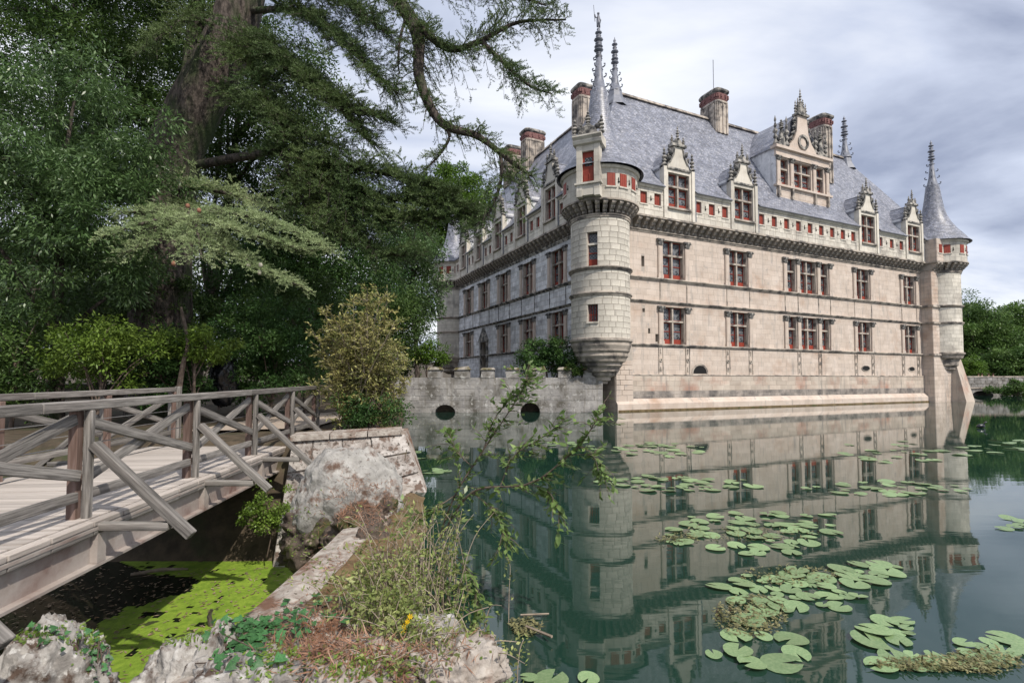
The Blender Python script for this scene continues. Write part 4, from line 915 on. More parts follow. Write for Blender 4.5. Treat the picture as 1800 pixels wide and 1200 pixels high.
# ------------------------------------------------------------------ wooden footbridge
BA = math.atan(.106)
BR = thing('wooden_footbridge', 'weathered grey timber footbridge with cross-braced railings and outrigger struts', 'footbridge', (-3.47, 0, 0), BA)
def timber(name, p0, p1, w, h, m='wood', parent=BR, roll=0.0, bev=.007):
    p0, p1 = Vector(p0), Vector(p1); d = p1 - p0; L_ = d.length; x = d.normalized()
    up = Vector((0, 0, 1)) if abs(x.z) < .95 else Vector((0, 1, 0))
    y = up.cross(x).normalized(); z = x.cross(y)
    b = MB(); o_ = random.uniform(-30, 30)
    b.box(0, L_, -w / 2, w / 2, -h / 2, h / 2)
    me = b.mesh(name, m)
    o = link(name, me, parent); o.matrix_local = Matrix((( x.x, y.x, z.x, p0.x), (x.y, y.y, z.y, p0.y), (x.z, y.z, z.z, p0.z), (0, 0, 0, 1)))
    md = o.modifiers.new('bevel', 'BEVEL'); md.width = bev; md.segments = 1
    return o
SP = [.83, 2.86, 4.89, 6.92, 8.95, 10.98, 13.0]; BWD = 2.3; DZ = .70
# deck planks
y_ = .2; pm = {}
while y_ < 12.9:
    w = random.choice((.115, .12, .125))
    if w not in pm: b = MB(); b.box(-BWD / 2 - .1, BWD / 2 + .1, -w / 2, w / 2, -.022, .022); pm[w] = b.mesh('plank', 'plank')
    o = link('plank', pm[w], BR, loc=(-BWD / 2 + random.uniform(-.012, .012), y_ + w / 2, DZ + random.uniform(-.003, .003)), rot=(random.uniform(-.01, .01), 0, random.uniform(-.004, .004))); y_ += w + .008
# kerb boards along the edge, end to end
y_ = .2
while y_ < 12.7:
    l = random.uniform(.38, .52); timber('kerb_board', (.16, y_, DZ - .005), (.16, y_ + l - .012, DZ - .005), .09, .05, 'plank'); timber('fascia_board', (.185, y_, DZ - .07), (.185, y_ + l * .98, DZ - .07), .04, .075, 'wood'); y_ += l
for x in (.13, -BWD - .13):
    b = MB(); b.prism([(-.08, .30), (.08, .30), (.08, .325), (.012, .33), (.012, .63), (.08, .635), (.08, .66), (-.08, .66), (-.08, .635), (-.012, .63), (-.012, .33), (-.08, .325)], 0.0, 11.3, lambda a, d, z: (x + a, d, z + .0)); be = b.build('girder', 'beam', BR)
    for s_ in SP[:-1]:
        b = MB(); b.box(x - .075, x + .075, s_ - .06, s_ + .06, .33, .63); b.build('stiffener', 'beam', be)
for k in range(6):
    b = MB(); b.box(-BWD - .1, .1, 1 + k * 2.03 - .05, 1 + k * 2.03 + .05, .36, .62); b.build('cross_beam', 'wood_brown', BR)
def rz_(s): return 1.80 + (s - 4) * .006
def railing(x, posts, sgn, end):
    for s_ in posts:
        zt = rz_(s_) - .09
        timber('post', (x - .05 * sgn, s_, DZ - .02), (x - .05 * sgn, s_, zt), .08, .085, 'wood_brown'); timber('outer_post', (x + .045 * sgn, s_ + .03, DZ - .06), (x + .045 * sgn, s_ + .03, zt), .075, .05, 'wood')
    s0, s1 = (posts[0] - .9, posts[-1] + .14); k = 3; br = [s0 + (s1 - s0) * i / k for i in range(k + 1)]
    for a, c in zip(br[:-1], br[1:]): timber('top_rail', (x - .01, a, rz_(a) - .045), (x - .01, c - .006, rz_(c) - .045), .16, .085)
    for a, c in zip(posts[:-1], posts[1:]):
        timber('bottom_rail', (x, a + .05, .93), (x, c - .05, .93), .05, .09)
        timber('cross_brace', (x + .02 * sgn, a + .06, rz_(a) - .2), (x + .02 * sgn, c - .05, 1.12), .045, .10); timber('cross_brace', (x - .025 * sgn, a + .06, 1.06), (x - .025 * sgn, c - .05, rz_(c) - .17), .045, .10)
        for z in (1.18, 1.38):
            b = MB(); b.tube([(x - .11 * sgn, a, z), (x - .11 * sgn, c, z)], .006, 5); b.build('cable', 'wire', BR)
railing(0.0, SP, 1, 13.0)
railing(-BWD, [.83, 2.86, 4.75, 6.85, 8.9, 10.95], -1, 10.95)
for x, posts, sgn in ((0, SP[:-1], 1), (-BWD, [2.86, 4.75, 6.85, 8.9], -1)):
    for s_ in posts:
        timber('outrigger', (x + .05 * sgn, s_ - .02, DZ - .04), (x + .80 * sgn, s_ - .02, DZ - .06), .09, .07, 'wood')
        timber('strut', (x + .09 * sgn, s_ + .03, 1.40), (x + 1.0 * sgn, s_ - .03, .55), .09, .085, 'wood')
timber('end_post', (-BWD + .1, 10.98, .6), (-BWD + .1, 10.98, 1.86), .1, .1)
# ------------------------------------------------------------------ abutment, weir, rocks
def quad_blocks(b, A, B, Cc, D, rows, cols, nrm, pr=.03, g=.012):
    A, B, Cc, D, nrm = map(Vector, (A, B, Cc, D, nrm))
    for r in range(rows):
        off = .35 if r % 2 else 0
        cs = [0] + sorted({min(1, max(0, (i + off + random.uniform(-.12, .12)) / cols)) for i in range(1, cols)}) + [1]
        for c0, c1 in zip(cs[:-1], cs[1:]):
            if c1 - c0 < .05: continue
            P_ = lambda u, v: (A.lerp(B, u)).lerp(D.lerp(Cc, u), v); r0, r1 = r / rows + g, (r + 1) / rows - g; u0, u1 = c0 + g * .6, c1 - g * .6; k = pr * random.uniform(.5, 1.2)
            q = [P_(u0, r0), P_(u1, r0), P_(u1, r1), P_(u0, r1)]; cen = sum(q, Vector()) / 4
            t = [p.lerp(cen, .05) + nrm * k for p in q]; n_ = len(b.v); b.v += [tuple(p) for p in q + t]; tn = random.random()
            b.f.append((n_ + 4, n_ + 5, n_ + 6, n_ + 7)); b.t.append(tn)
            for i in range(4): b.f.append((n_ + i, n_ + (i + 1) % 4, n_ + 4 + (i + 1) % 4, n_ + 4 + i)); b.t.append(tn)
ab = thing('abutment_wall', 'lichen-stained sloping stone abutment wall beside the far end of the footbridge', 'wall', (0, 0, 0))
fA, fB, tB, tA = (-3.9, 8.55, -1.3), (-1.30, 9.05, -.35), (-2.12, 10.35, .93), (-3.95, 9.45, .9)
b = MB(); bk = [(-3.9, 11, -1.3), (-2.0, 11.5, -.6), (-2.3, 11.6, .93), (-3.9, 11, .9)]
b.hexa([fA, fB, bk[1], bk[0], tA, tB, bk[2], bk[3]]); b.build('wall_core', 'weir', ab)
nf = (Vector(fB) - Vector(fA)).cross(Vector(tA) - Vector(fA)).normalized()
lo = lambda p, q, t: tuple(Vector(p).lerp(Vector(q), t))
Nr, Nc = 4, 4
for r in range(Nr):
    for c_ in range(Nc):
        o_ = .3 / Nc if r % 2 else 0; u0 = max(0, c_ / Nc - o_ if c_ else 0); u1 = min(1, (c_ + 1) / Nc - o_ if c_ < Nc - 1 else 1); b = MB()
        q0 = lo(fA, fB, u0); q1 = lo(fA, fB, u1); w0 = lo(tA, tB, u0); w1 = lo(tA, tB, u1)
        quad_blocks(b, lo(q0, w0, r / Nr), lo(q1, w1, r / Nr), lo(q1, w1, (r + 1) / Nr), lo(q0, w0, (r + 1) / Nr), 1, 1, nf, .035, .014); b.build('stone', 'wall_lichen', ab)
for i in range(3):
    p, q = Vector(tA).lerp(Vector(tB), i / 3), Vector(tA).lerp(Vector(tB), (i + 1) / 3 - .01); n_ = Vector((nf.x, nf.y, 0)) * .12; k = Vector((-.15, .55, 0)); z = Vector((0, 0, .1))
    b = MB(); b.hexa([p + n_, q + n_, q + k, p + k, p + n_ + z, q + n_ + z, q + k + z, p + k + z]); b.build('coping_stone', 'weir', ab)
def rock_mesh(name, sx, sy, sz, seed, m, rough=.28, sub=4, dmin=.62):
    import bmesh
    bm = bmesh.new(); bmesh.ops.create_icosphere(bm, subdivisions=sub, radius=1); o = Vector((seed * 7.3, seed * 3.1, seed)); k = 1.0 / max(sx, sy, sz)
    pl_ = [(Vector((random.gauss(0, 1), random.gauss(0, 1), random.gauss(.2, .8))).normalized(), random.uniform(dmin, .93)) for _ in range(11)]
    for v in bm.verts:
        p = v.co.copy(); r = 1.0
        for n_, d_ in pl_:                                 # chipped planes
            c_ = p.dot(n_)
            if c_ > 1e-3: r = min(r, d_ / c_)
        q = p * r
        f_ = rough * .5 * mnoise.noise(p * 1.6 + o) + rough * .4 * (.5 - abs(mnoise.noise(p * 3.2 + o))) + rough * .28 * mnoise.noise(p * 6.5 + o) + rough * .2 * (.5 - abs(mnoise.noise(p * 13 + o))) + rough * .1 * mnoise.noise(p * 27 + o)
        q = q * (1 + f_); v.co = Vector((q.x * sx, q.y * sy, q.z * sz))
    me = bpy.data.meshes.new(name); bm.to_mesh(me); bm.free(); me.materials.append(M[m]); me.attributes.new('tone', 'FLOAT', 'FACE').data.foreach_set('value', [.5] * len(me.polygons)); me.polygons.foreach_set('use_smooth', [True] * len(me.polygons)); return me
def rock(name, loc, s, seed, m, label, rz=0, rough=.28, sub=4, group=None, dmin=.62):
    o = link(name, rock_mesh(name, *s, seed, m, rough, sub, dmin), loc=loc, rot=(0, 0, rz)); return tag(o, label, 'rock', group)
c_ = aty(612, 850, 7.65); rock('boulder', (c_.x, c_.y, .14), (.74, .55, .86), 3, 'boulder', 'large pale lichen-covered boulder below the abutment wall', .4, .2, 6, None, .84)
# mossy wet rocks at the foot
for i, (px, py, Y, s) in enumerate(((560, 940, 7.4, (.42, .4, .42)), (610, 965, 7.0, (.36, .35, .34)), (530, 970, 7.6, (.3, .3, .3)), (640, 930, 7.0, (.36, .3, .3)), (585, 910, 7.7, (.4, .35, .3)), (665, 905, 7.5, (.3, .28, .22)), (655, 965, 6.5, (.26, .3, .3)))):
    p = aty(px, py, Y); rock('wet_rock', p, s, 20 + i, 'rock_dark', ['dark wet rock left of the boulder foot', 'dark knobbly rock beside the weir crest', 'smallest dark rock at the duckweed edge', 'brown rock against the weir crest below the boulder', 'dark rock directly under the boulder', 'small brown rock between boulder and weir top', 'lowest dark rock touching the weir and duckweed'][i], i, .62, 5, 'wet rocks below the boulder')
# weir: stone crest and algae apron falling into the lake
wr = thing('weir', 'low stone weir crest with brown algae apron separating lake from channel', 'weir', (0, 0, 0))
ys = np.linspace(3.2, 9.6, 34); xs_ = [-2.22, -2.15, -2.0, -1.85, -1.7]; rows = []
for y in ys:
    j = .05 * mnoise.noise(Vector((0, y * 1.7, 4))); rows.append([(-2.25 + j, y, -1.6), (-2.2 + j, y, .02), (-2.14 + j, y, .10 + .03 * mnoise.noise(Vector((1, y * 3, 2)))), (-1.95 + j, y, .13 + .03 * mnoise.noise(Vector((5, y * 3, 2)))), (-1.74 + j * 1.5, y, .10)])
b = MB()
for r0, r1 in zip(rows[:-1], rows[1:]):
    for i in range(4): b.face([r0[i], r0[i + 1], r1[i + 1], r1[i]])
b.build('crest', 'weir', wr)
b = MB(); ap = []
for y in np.linspace(3.2, 8.95, 32):
    w = np.interp(y, [3.2, 5, 7, 9, 9.6], [1.15, .95, .7, .3, .2]); ap.append([(-1.76 + w * k, y, .095 - .11 * k ** 1.2 + .02 * mnoise.noise(Vector((k * 4, y * 3, 9)))) for k in np.linspace(0, 1.4, 9)])
for r0, r1 in zip(ap[:-1], ap[1:]):
    for i in range(8): b.face([r0[i], r0[i + 1], r1[i + 1], r1[i]])
b.build('algae_apron', 'algae', wr, smooth=True)
# foreground rocks on the near bank
for i, (px, py, Y, s, m) in enumerate(((75, 1190, 3.75, (.48, .45, .62), 'rock'), (340, 1205, 3.6, (.42, .4, .6), 'rock'), (575, 1180, 3.55, (.55, .42, .42), 'weir'), (700, 1205, 3.3, (.46, .4, .34), 'rock'), (470, 1235, 3.15, (.42, .4, .34), 'rock'), (620, 1245, 2.95, (.4, .35, .3), 'weir'), (790, 1225, 3.05, (.36, .32, .24), 'weir'))):
    p = aty(px, py, Y); p.z = p.z - (s[2] - .33) * .9; rock('bank_rock', p, s, 40 + i, m, ['pale craggy rock in the bottom left corner', 'whitish rough rock right of the corner rock, below the duckweed', 'brown rock under the trailing ivy at the weir end', 'pale rock at the foot of the yellow flowers', 'low rock between the whitish rock and the ivy rock', 'rock at the bottom edge below the ivy sprigs', 'rightmost brown rock on the near bank'][i], i * 1.3, .5, 6, 'rocks on the near bank')
# stick in the duckweed
p = atz(370, 1100, -1.05); b = MB(); b.tube([p + Vector((0, 0, -.2)), p + Vector((.01, 0, .0)), p + Vector((-.02, 0, .12)), p + Vector((.005, .01, .2))], [.035, .033, .028, .022], 7); tag(b.build('stick', 'bark'), 'short dark stick standing upright in the duckweed', 'stick')
b = MB(); a_ = atz(230, 1010, -1.04); c2 = atz(330, 1000, -1.04); b.tube([a_, a_.lerp(c2, .5) + Vector((0, .05, .02)), c2], [.03, .035, .02], 6); tag(b.build('floating_branch', 'drystem'), 'pale broken branch floating at the edge of the duckweed', 'branch')
# black plastic bundle among the shrubs
me = rock_mesh('tarp_bundle', .42, .4, .75, 77, 'tarp', .3, 5); o = link('tarp_bundle', me, loc=aty(393, 660, 15.5) - Vector((0, 0, .1))); tag(o, 'black crumpled plastic-wrapped bundle standing among the shrubs', 'bundle')
# ------------------------------------------------------------------ lily pads
def pad_mesh(m, seed):
    rr = random.Random(seed); b = MB(); n_ = 16; notch = .22; ph = rr.uniform(0, 6)
    ring = [(math.cos(a) * (1 + .03 * math.sin(3 * a + ph)), math.sin(a) * (1 + .03 * math.sin(2 * a + ph)), .035 * math.sin(2 * a + ph) + .02) for a in [notch + (2 * math.pi - 2 * notch) * i / n_ for i in range(n_ + 1)]]
    mid = [(x * .55, y * .55, .012) for x, y, z in ring]; c0 = (.04, 0, 0)
    for i in range(n_): b.face([mid[i], ring[i], ring[i + 1], mid[i + 1]]); b.face([c0, mid[i], mid[i + 1]])
    return b.mesh('lily_pad', m, True)
pads = [pad_mesh('pad', i) for i in range(4)]; padr = pad_mesh('padred', 9)
SPOT = [  # px, py, rx, ry, n, size, label
    (1330, 1125, 70, 42, 9, .135, 'large round lily pad in the nearest cluster at the bottom of the pond'),
    (1385, 1040, 105, 32, 34, .125, 'green lily pad in the broad weedy raft near the bottom middle'),
    (1530, 1003, 55, 16, 9, .13, 'lily pad in the loose group right of the broad raft'),
    (1340, 932, 125, 34, 46, .135, 'lily pad in the dense oval raft over the facade reflection'),
    (1185, 945, 30, 12, 4, .13, 'lily pad at the left tip of the dense oval raft'),
    (1558, 1110, 42, 20, 9, .12, 'lily pad in the small round cluster below the far turret reflection'),
    (1650, 1162, 95, 14, 18, .12, 'lily pad in the bottom right weedy streak'),
    (1745, 1140, 60, 20, 11, .13, 'lily pad at the right edge above the bottom weedy streak'),
    (1185, 850, 120, 13, 34, .15, 'lily pad in the thin raft right of the leaning branch'),
    (1150, 790, 105, 11, 34, .17, 'lily pad in the far raft below the near turret'),
    (1550, 857, 140, 11, 26, .15, 'lily pad in the long thin streak before the far windows reflection'),
    (1590, 795, 105, 20, 24, .18, 'lily pad in the scattered far streaks under the far turret'),
    (1762, 785, 55, 14, 14, .20, 'lily pad in the open water right of the chateau reflection'),
    (1775, 918, 28, 10, 5, .14, 'lily pad floating alone at the right edge over the sky reflection'),
    (985, 778, 70, 8, 14, .17, 'lily pad behind the leaning branch near the courtyard wall'),
    (765, 828, 25, 6, 6, .13, 'lily pad in the small patch beside the abutment'),
    (735, 798, 14, 9, 4, .14, 'lily pad in the tiny patch against the bank'),
    (960, 1192, 70, 10, 4, .12, 'bright lily pad cut by the bottom edge of the picture')]
taken = []
for px, py, rx, ry, n_, s_, lab in SPOT:
    k = 0; tries = 0; mine = []
    while k < n_ and tries < n_ * 60:
        tries += 1; a = random.uniform(0, 6.283); r = random.random() ** .5
        if random.random() < .25: r *= 1.25
        x, y = px + rx * r * math.cos(a), py + ry * r * math.sin(a)
        p = atz(x, y, .012); s = s_ * random.choice((.5, .75, .9, 1.0, 1.15)) * random.uniform(.85, 1.1)
        if any((p - q).length < (s + t) * .72 for q, t in taken): continue
        taken.append((p, s)); red = random.random() < .015
        o = link('lily_pad', padr if red else random.choice(pads), loc=(p.x, p.y, .012 + random.uniform(0, .008)), rot=(random.gauss(0, .05), random.gauss(0, .05), random.uniform(0, 6.283))); o.scale = (s, s * random.uniform(.85, 1.05), s)
        tag(o, lab, 'lily pad', lab.replace('lily pad', 'lily pads')); k += 1; mine.append((x, y, s, o, red))
    free_ = [q for q in mine if not q[4]]; tail = lab[lab.index('lily pad'):]
    for q in mine:
        if q[4]: q[3]['label'] = 'reddish brown ' + tail
    for word, kf in (('leftmost ', lambda q: q[0]), ('rightmost ', lambda q: -q[0]), ('farthest ', lambda q: q[1]), ('nearest ', lambda q: -q[1]), ('biggest ', lambda q: -q[2])):
        if len(free_) > 1: q = min(free_, key=kf); q[3]['label'] = word + tail; free_.remove(q)
# weed mats between the pads
def mat_stuff(spots, label):
    P = []
    for px, py, rx, ry, n_ in spots:
        for _ in range(n_):
            a = random.uniform(0, 6.283); r = random.random() ** .6; cl = mnoise.noise(Vector((px + r * rx * math.cos(a) * .1, r * ry * math.sin(a) * .3, px)))
            if cl < -.1: continue
            P.append(atz(px + rx * r * math.cos(a), py + ry * r * math.sin(a), random.uniform(.004, .03)))
    P = np.array([tuple(p) for p in P]); n_ = len(P); D = rng.normal(size=(n_, 3)); D[:, 2] *= .25; N_ = rng.normal(size=(n_, 3)) * .4 + [0, 0, 1]
    V_, F_ = leaf_geo(P, D, N_, rng.uniform(.02, .055, n_), rng.uniform(.008, .022, n_)); o = link('floating_weed', npmesh('floating_weed', V_, F_, 'mat', rng.random(n_)), kind='stuff'); o['label'] = label; o['category'] = 'water weed'
mat_stuff([(1320, 1080, 65, 38, 1500), (1390, 1010, 90, 18, 700), (1310, 935, 130, 16, 700), (1640, 1165, 110, 12, 1500), (1730, 1160, 70, 22, 800), (1190, 945, 40, 9, 400)], 'yellowish tangle of water weed floating between the lily pads')
mat_stuff([(925, 1100, 28, 17, 420), (755, 745, 30, 8, 300)], 'small clump of floating weed and twigs near the bank')
b = MB(); b.tube([atz(925, 1100, .02), atz(970, 1118, .05)], .012, 5); tag(b.build('floating_twig', 'drystem'), 'pale twig floating right of the small weed clump', 'twig')
b = MB(); b.tube([atz(915, 1080, .02), atz(965, 1078, .03)], .008, 5); tag(b.build('floating_reed', 'drystem'), 'thin straight reed floating above the small weed clump', 'reed')
# ------------------------------------------------------------------ foreground plants
def leafmesh(name, m, L_, W, fold=.15):
    b = MB(); n_ = 5; pr_ = [(0, 0), (.18, .75), (.45, 1), (.75, .7), (1, 0)]
    for (t0, w0), (t1, w1) in zip(pr_[:-1], pr_[1:]):
        for s_ in (-1, 1):
            z = lambda t, w: -.12 * t * t * L_ + fold * w * W * .5
            b.face([(t0 * L_, 0, z(t0, 0)), (t1 * L_, 0, z(t1, 0)), (t1 * L_, s_ * w1 * W / 2, z(t1, w1)), (t0 * L_, s_ * w0 * W / 2, z(t0, w0))])
    me = b.mesh(name, m, True); return me
def orient(o, p, d, up):
    x = Vector(d).normalized(); y = Vector(up).cross(x); y = y.normalized() if y.length > .01 else Vector((0, 1, 0)); z = x.cross(y)
    s_ = o.scale[0]; o.matrix_world = Matrix(((x.x * s_, y.x * s_, z.x * s_, p[0]), (x.y * s_, y.y * s_, z.y * s_, p[1]), (x.z * s_, y.z * s_, z.z * s_, p[2]), (0, 0, 0, 1)))
def smooth_path(pts, n_):
    pts = [Vector(p) for p in pts]; out = []
    for i in range(len(pts) - 1):
        p0, p1, p2, p3 = pts[max(i - 1, 0)], pts[i], pts[i + 1], pts[min(i + 2, len(pts) - 1)]
        for k in range(n_):
            t = k / n_; out.append(.5 * ((2 * p1) + (p2 - p0) * t + (2 * p0 - 5 * p1 + 4 * p2 - p3) * t * t + (3 * p1 - p0 - 3 * p2 + p3) * t ** 3))
    return out + [pts[-1]]
lb = thing('leaning_shrub', 'arching leafy shrub branches leaning out over the lake from the weir', 'shrub', aty(770, 930, 4.9))
l0 = lb.location.copy(); lv_ = [leafmesh('leaf', 'privet', .085, .036), leafmesh('leaf', 'privet', .07, .03), leafmesh('leaf', 'privet', .095, .042)]
STEM = [([(770, 950, 4.9), (800, 870, 4.8), (850, 790, 4.7), (900, 715, 4.6), (925, 670, 4.55)], .010), ([(775, 945, 4.9), (830, 865, 4.6), (930, 850, 4.3), (1000, 800, 4.1), (1035, 760, 4.0), (1055, 722, 4.0)], .011),
        ([(850, 790, 4.7), (870, 735, 4.7), (905, 690, 4.7), (935, 660, 4.6)], .006), ([(930, 850, 4.3), (965, 865, 4.25), (985, 905, 4.2)], .005), ([(800, 870, 4.8), (760, 895, 4.7), (720, 905, 4.6)], .006), ([(830, 865, 4.6), (870, 900, 4.5), (890, 945, 4.45)], .005),
        ([(880, 852, 4.45), (905, 800, 4.45), (950, 770, 4.4), (985, 745, 4.4)], .006), ([(1000, 800, 4.1), (1040, 800, 4.05), (1060, 830, 4.0)], .004), ([(830, 820, 4.75), (800, 790, 4.8), (790, 760, 4.85)], .005)]
STEM += [([(765, 960, 4.9), (775, 1010, 4.3), (800, 1080, 4.1), (815, 1120, 4.0)], .006), ([(770, 950, 4.9), (820, 1000, 4.4), (840, 1060, 4.2), (830, 1110, 4.1)], .005)]
leaves = []
for pts, r in STEM:
    pa = smooth_path([aty(*p) for p in pts], 8); b = MB(); b.tube([p - l0 for p in pa], [r * (1 - .7 * i / len(pa)) for i in range(len(pa))], 6); b.build('stem', 'twig', lb)
    for i in range(4, len(pa)):
        d = (pa[i] - pa[i - 1]).normalized()
        for k in range(3):
            if random.random() < .8: leaves.append((pa[i].lerp(pa[i - 1], random.random()), d))
        for _k in range(random.choice((0, 1, 2))):                               # side twig with paired leaves
            sd = (d + Vector((random.uniform(-1, 1), random.uniform(-1, 1), random.uniform(-.9, .5)))).normalized(); L_ = random.uniform(.10, .26); q = [pa[i], pa[i] + sd * L_ * .5, pa[i] + sd * L_ + Vector((0, 0, -.03))]
            b = MB(); b.tube([p - l0 for p in q], [.003, .0025, .0015], 4); b.build('twig', 'twig', lb)
            m_ = int(L_ / .028)
            for j in range(1, m_ + 1): leaves.append((q[0].lerp(q[2], j / m_), sd))
random.shuffle(leaves); Pl, Dl = [], []
for i, (p, d) in enumerate(leaves):
    s_ = Vector((random.uniform(-1, 1), random.uniform(-1, 1), random.uniform(-.7, .5))); dd = (d * .6 + s_).normalized(); up = Vector((random.uniform(-.5, .5), random.uniform(-.7, .3), 1))
    if i < 300:
        o = link('leaf', random.choice(lv_), lb); o.scale = [random.uniform(.7, 1.15)] * 3; orient(o, p, dd, up); o.matrix_basis = Matrix.Translation(-l0) @ o.matrix_basis if False else o.matrix_basis
        m4 = o.matrix_basis.copy(); m4.translation = p - l0; o.matrix_basis = m4
    else: Pl.append(p - l0); Dl.append(dd)
Pl, Dl = np.array([tuple(p) for p in Pl]), np.array([tuple(p) for p in Dl]); n_ = len(Pl)
V_, F_ = leaf_geo(Pl, Dl, rng.normal(size=(n_, 3)) * .4 + [0, 0, 1], rng.uniform(.05, .09, n_), rng.uniform(.022, .04, n_)); o = link('small_leaves', npmesh('small_leaves', V_, F_, 'privet', rng.random(n_)), lb, kind='stuff')
# dry weeds with seed stems on the near end of the weir
def weeds(name, label, cat, spots, n_, hmin, hmax, leafm_, ln, stemm='drystem', lean=.25, lsize=(.02, .045)):
    base = Vector(spots[0][:3]); t = thing(name, label, cat, base); b = MB(); P, D = [], []
    for _ in range(n_):
        s_ = random.choice(spots); p = Vector(s_[:3]) + Vector((random.gauss(0, s_[3]), random.gauss(0, s_[3]), 0)); h = random.uniform(hmin, hmax); ln_ = Vector((random.gauss(0, lean), random.gauss(0, lean), 0))
        q = [p + Vector((0, 0, -.1)), p + Vector((0, 0, h * .4)) + ln_ * h * .25, p + Vector((0, 0, h * .75)) + ln_ * h * .6, p + Vector((0, 0, h)) + ln_ * h * 1.0 + Vector((random.gauss(0, .04), random.gauss(0, .04), -.05))]
        q = smooth_path(q, 4); b.tube([x - base for x in q], [.0045 * (1 - .6 * i / len(q)) for i in range(len(q))], 4)
        for _ in range(ln):
            i = random.randrange(3, len(q)); P.append(tuple(q[i] - base + Vector((random.gauss(0, .025), random.gauss(0, .025), random.gauss(0, .02))))); D.append((random.gauss(0, 1), random.gauss(0, 1), random.gauss(.2, .6)))
    b.build('stems', stemm, t, 'stuff')
    if P:
        P, D = np.array(P), np.array(D); k = len(P); V_, F_ = leaf_geo(P, D, rng.normal(size=(k, 3)), rng.uniform(*lsize, k), rng.uniform(lsize[0] * .4, lsize[1] * .45, k)); link('leaves', npmesh('leaves', V_, F_, leafm_, rng.random(k)), t, kind='stuff')
    return t
def gp(px, py, z): q = atz(px, py, z); return (q.x, q.y, q.z)
weeds('dry_weed', 'tall tangle of dry brown and green stems at the water edge of the weir', 'weeds', [(*gp(740, 1090, .15), .14), (*gp(790, 1090, .08), .14), (*gp(700, 1110, .2), .12), (*gp(770, 1040, .08), .14)], 80, .35, .95, 'weed', 22, lsize=(.025, .055))
weeds('seed_weed', 'yellow-green leafy weed clump beside the ivy on the near bank', 'weeds', [(*gp(670, 1120, .25), .11), (*gp(640, 1080, .2), .1), (*gp(700, 1150, .3), .1)], 80, .25, .55, 'weed', 45, lsize=(.022, .05))
weeds('trailing_weed', 'low dry stems trailing over the rocks at the bottom of the picture', 'weeds', [(*gp(770, 1170, .3), .12), (*gp(840, 1190, .15), .1), (*gp(720, 1180, .35), .1)], 60, .12, .38, 'weed', 22, lean=.9)
weeds('crest_weed', 'thin bare twigs standing on the brown weir apron', 'weeds', [(*gp(700, 1000, .1), .12), (*gp(670, 1040, .1), .08), (*gp(735, 950, .1), .1)], 26, .2, .6, 'weed', 3)
# yellow flowers
fl_ = thing('yellow_flowers', 'small cluster of yellow flowers growing by the dry weeds', 'flowers', gp(708, 1150, .35))
for dx_, dz_ in ((0, .14), (.03, .2), (-.02, .09), (.045, .23), (.01, .17)):
    b = MB(); b.tube([(dx_ * .3, 0, 0), (dx_, 0, dz_)], .003, 4); b.build('stem', 'ivy', fl_)
    b = MB()
    for i in range(7):
        a = 6.283 * i / 7; b.face([(dx_, -.01, dz_), (dx_ + .012 * math.cos(a - .35), -.014, dz_ + .012 * math.sin(a - .35)), (dx_ + .021 * math.cos(a), -.01, dz_ + .021 * math.sin(a)), (dx_ + .012 * math.cos(a + .35), -.014, dz_ + .012 * math.sin(a + .35))])
    b.build('flower', 'yellow', fl_)
# ivy
b = MB(); pl_ = [(0, 0), (.35, -.28), (.22, -.5), (.62, -.32), (1.0, 0), (.62, .32), (.22, .5), (.35, .28)]
for i in range(1, 7): b.face([(.3, 0, .06), (pl_[i][0], pl_[i][1], 0), (pl_[i + 1][0], pl_[i + 1][1], 0)])
b.face([(.3, 0, .06), (pl_[7][0], pl_[7][1], 0), (0, 0, 0)]); b.face([(.3, 0, .06), (0, 0, 0), (pl_[1][0], pl_[1][1], 0)]); ivm = b.mesh('leaf', 'ivy')
from mathutils.bvhtree import BVHTree
DROP = []
for ob in list(C.objects):
    if ob.type == 'MESH' and (ob.name.split('.')[0] in ('bank_rock', 'boulder', 'wet_rock') or (ob.parent and ob.parent.name in ('weir', 'abutment_wall')) or ob.name == 'ground'):
        mw = Matrix.LocRotScale(ob.location, ob.rotation_euler, ob.scale); me = ob.data
        DROP.append(BVHTree.FromPolygons([mw @ v.co for v in me.vertices], [tuple(p.vertices) for p in me.polygons]))
def drop(x, y):
    best = None
    for t in DROP:
        h = t.ray_cast(Vector((x, y, 5)), Vector((0, 0, -1)))
        if h[0] is not None and (best is None or h[0].z > best[0].z): best = (h[0], h[1])
    if best is None: return Vector((x, y, 0)), Vector((0, 0, 1))
    return best[0], (best[1] if best[1].z > 0 else -best[1])
def see(px, py):                                           # where a sight line meets rock, weir or ground
    o = Vector((0, 0, 2)); d = ray(px, py).normalized(); best = None
    for t in DROP:
        h = t.ray_cast(o, d)
        if h[0] is not None and (best is None or h[3] < best[2]): best = (h[0], h[1], h[3])
    if best is None: return None
    return best[0], (best[1] if best[1].dot(d) < 0 else -best[1])
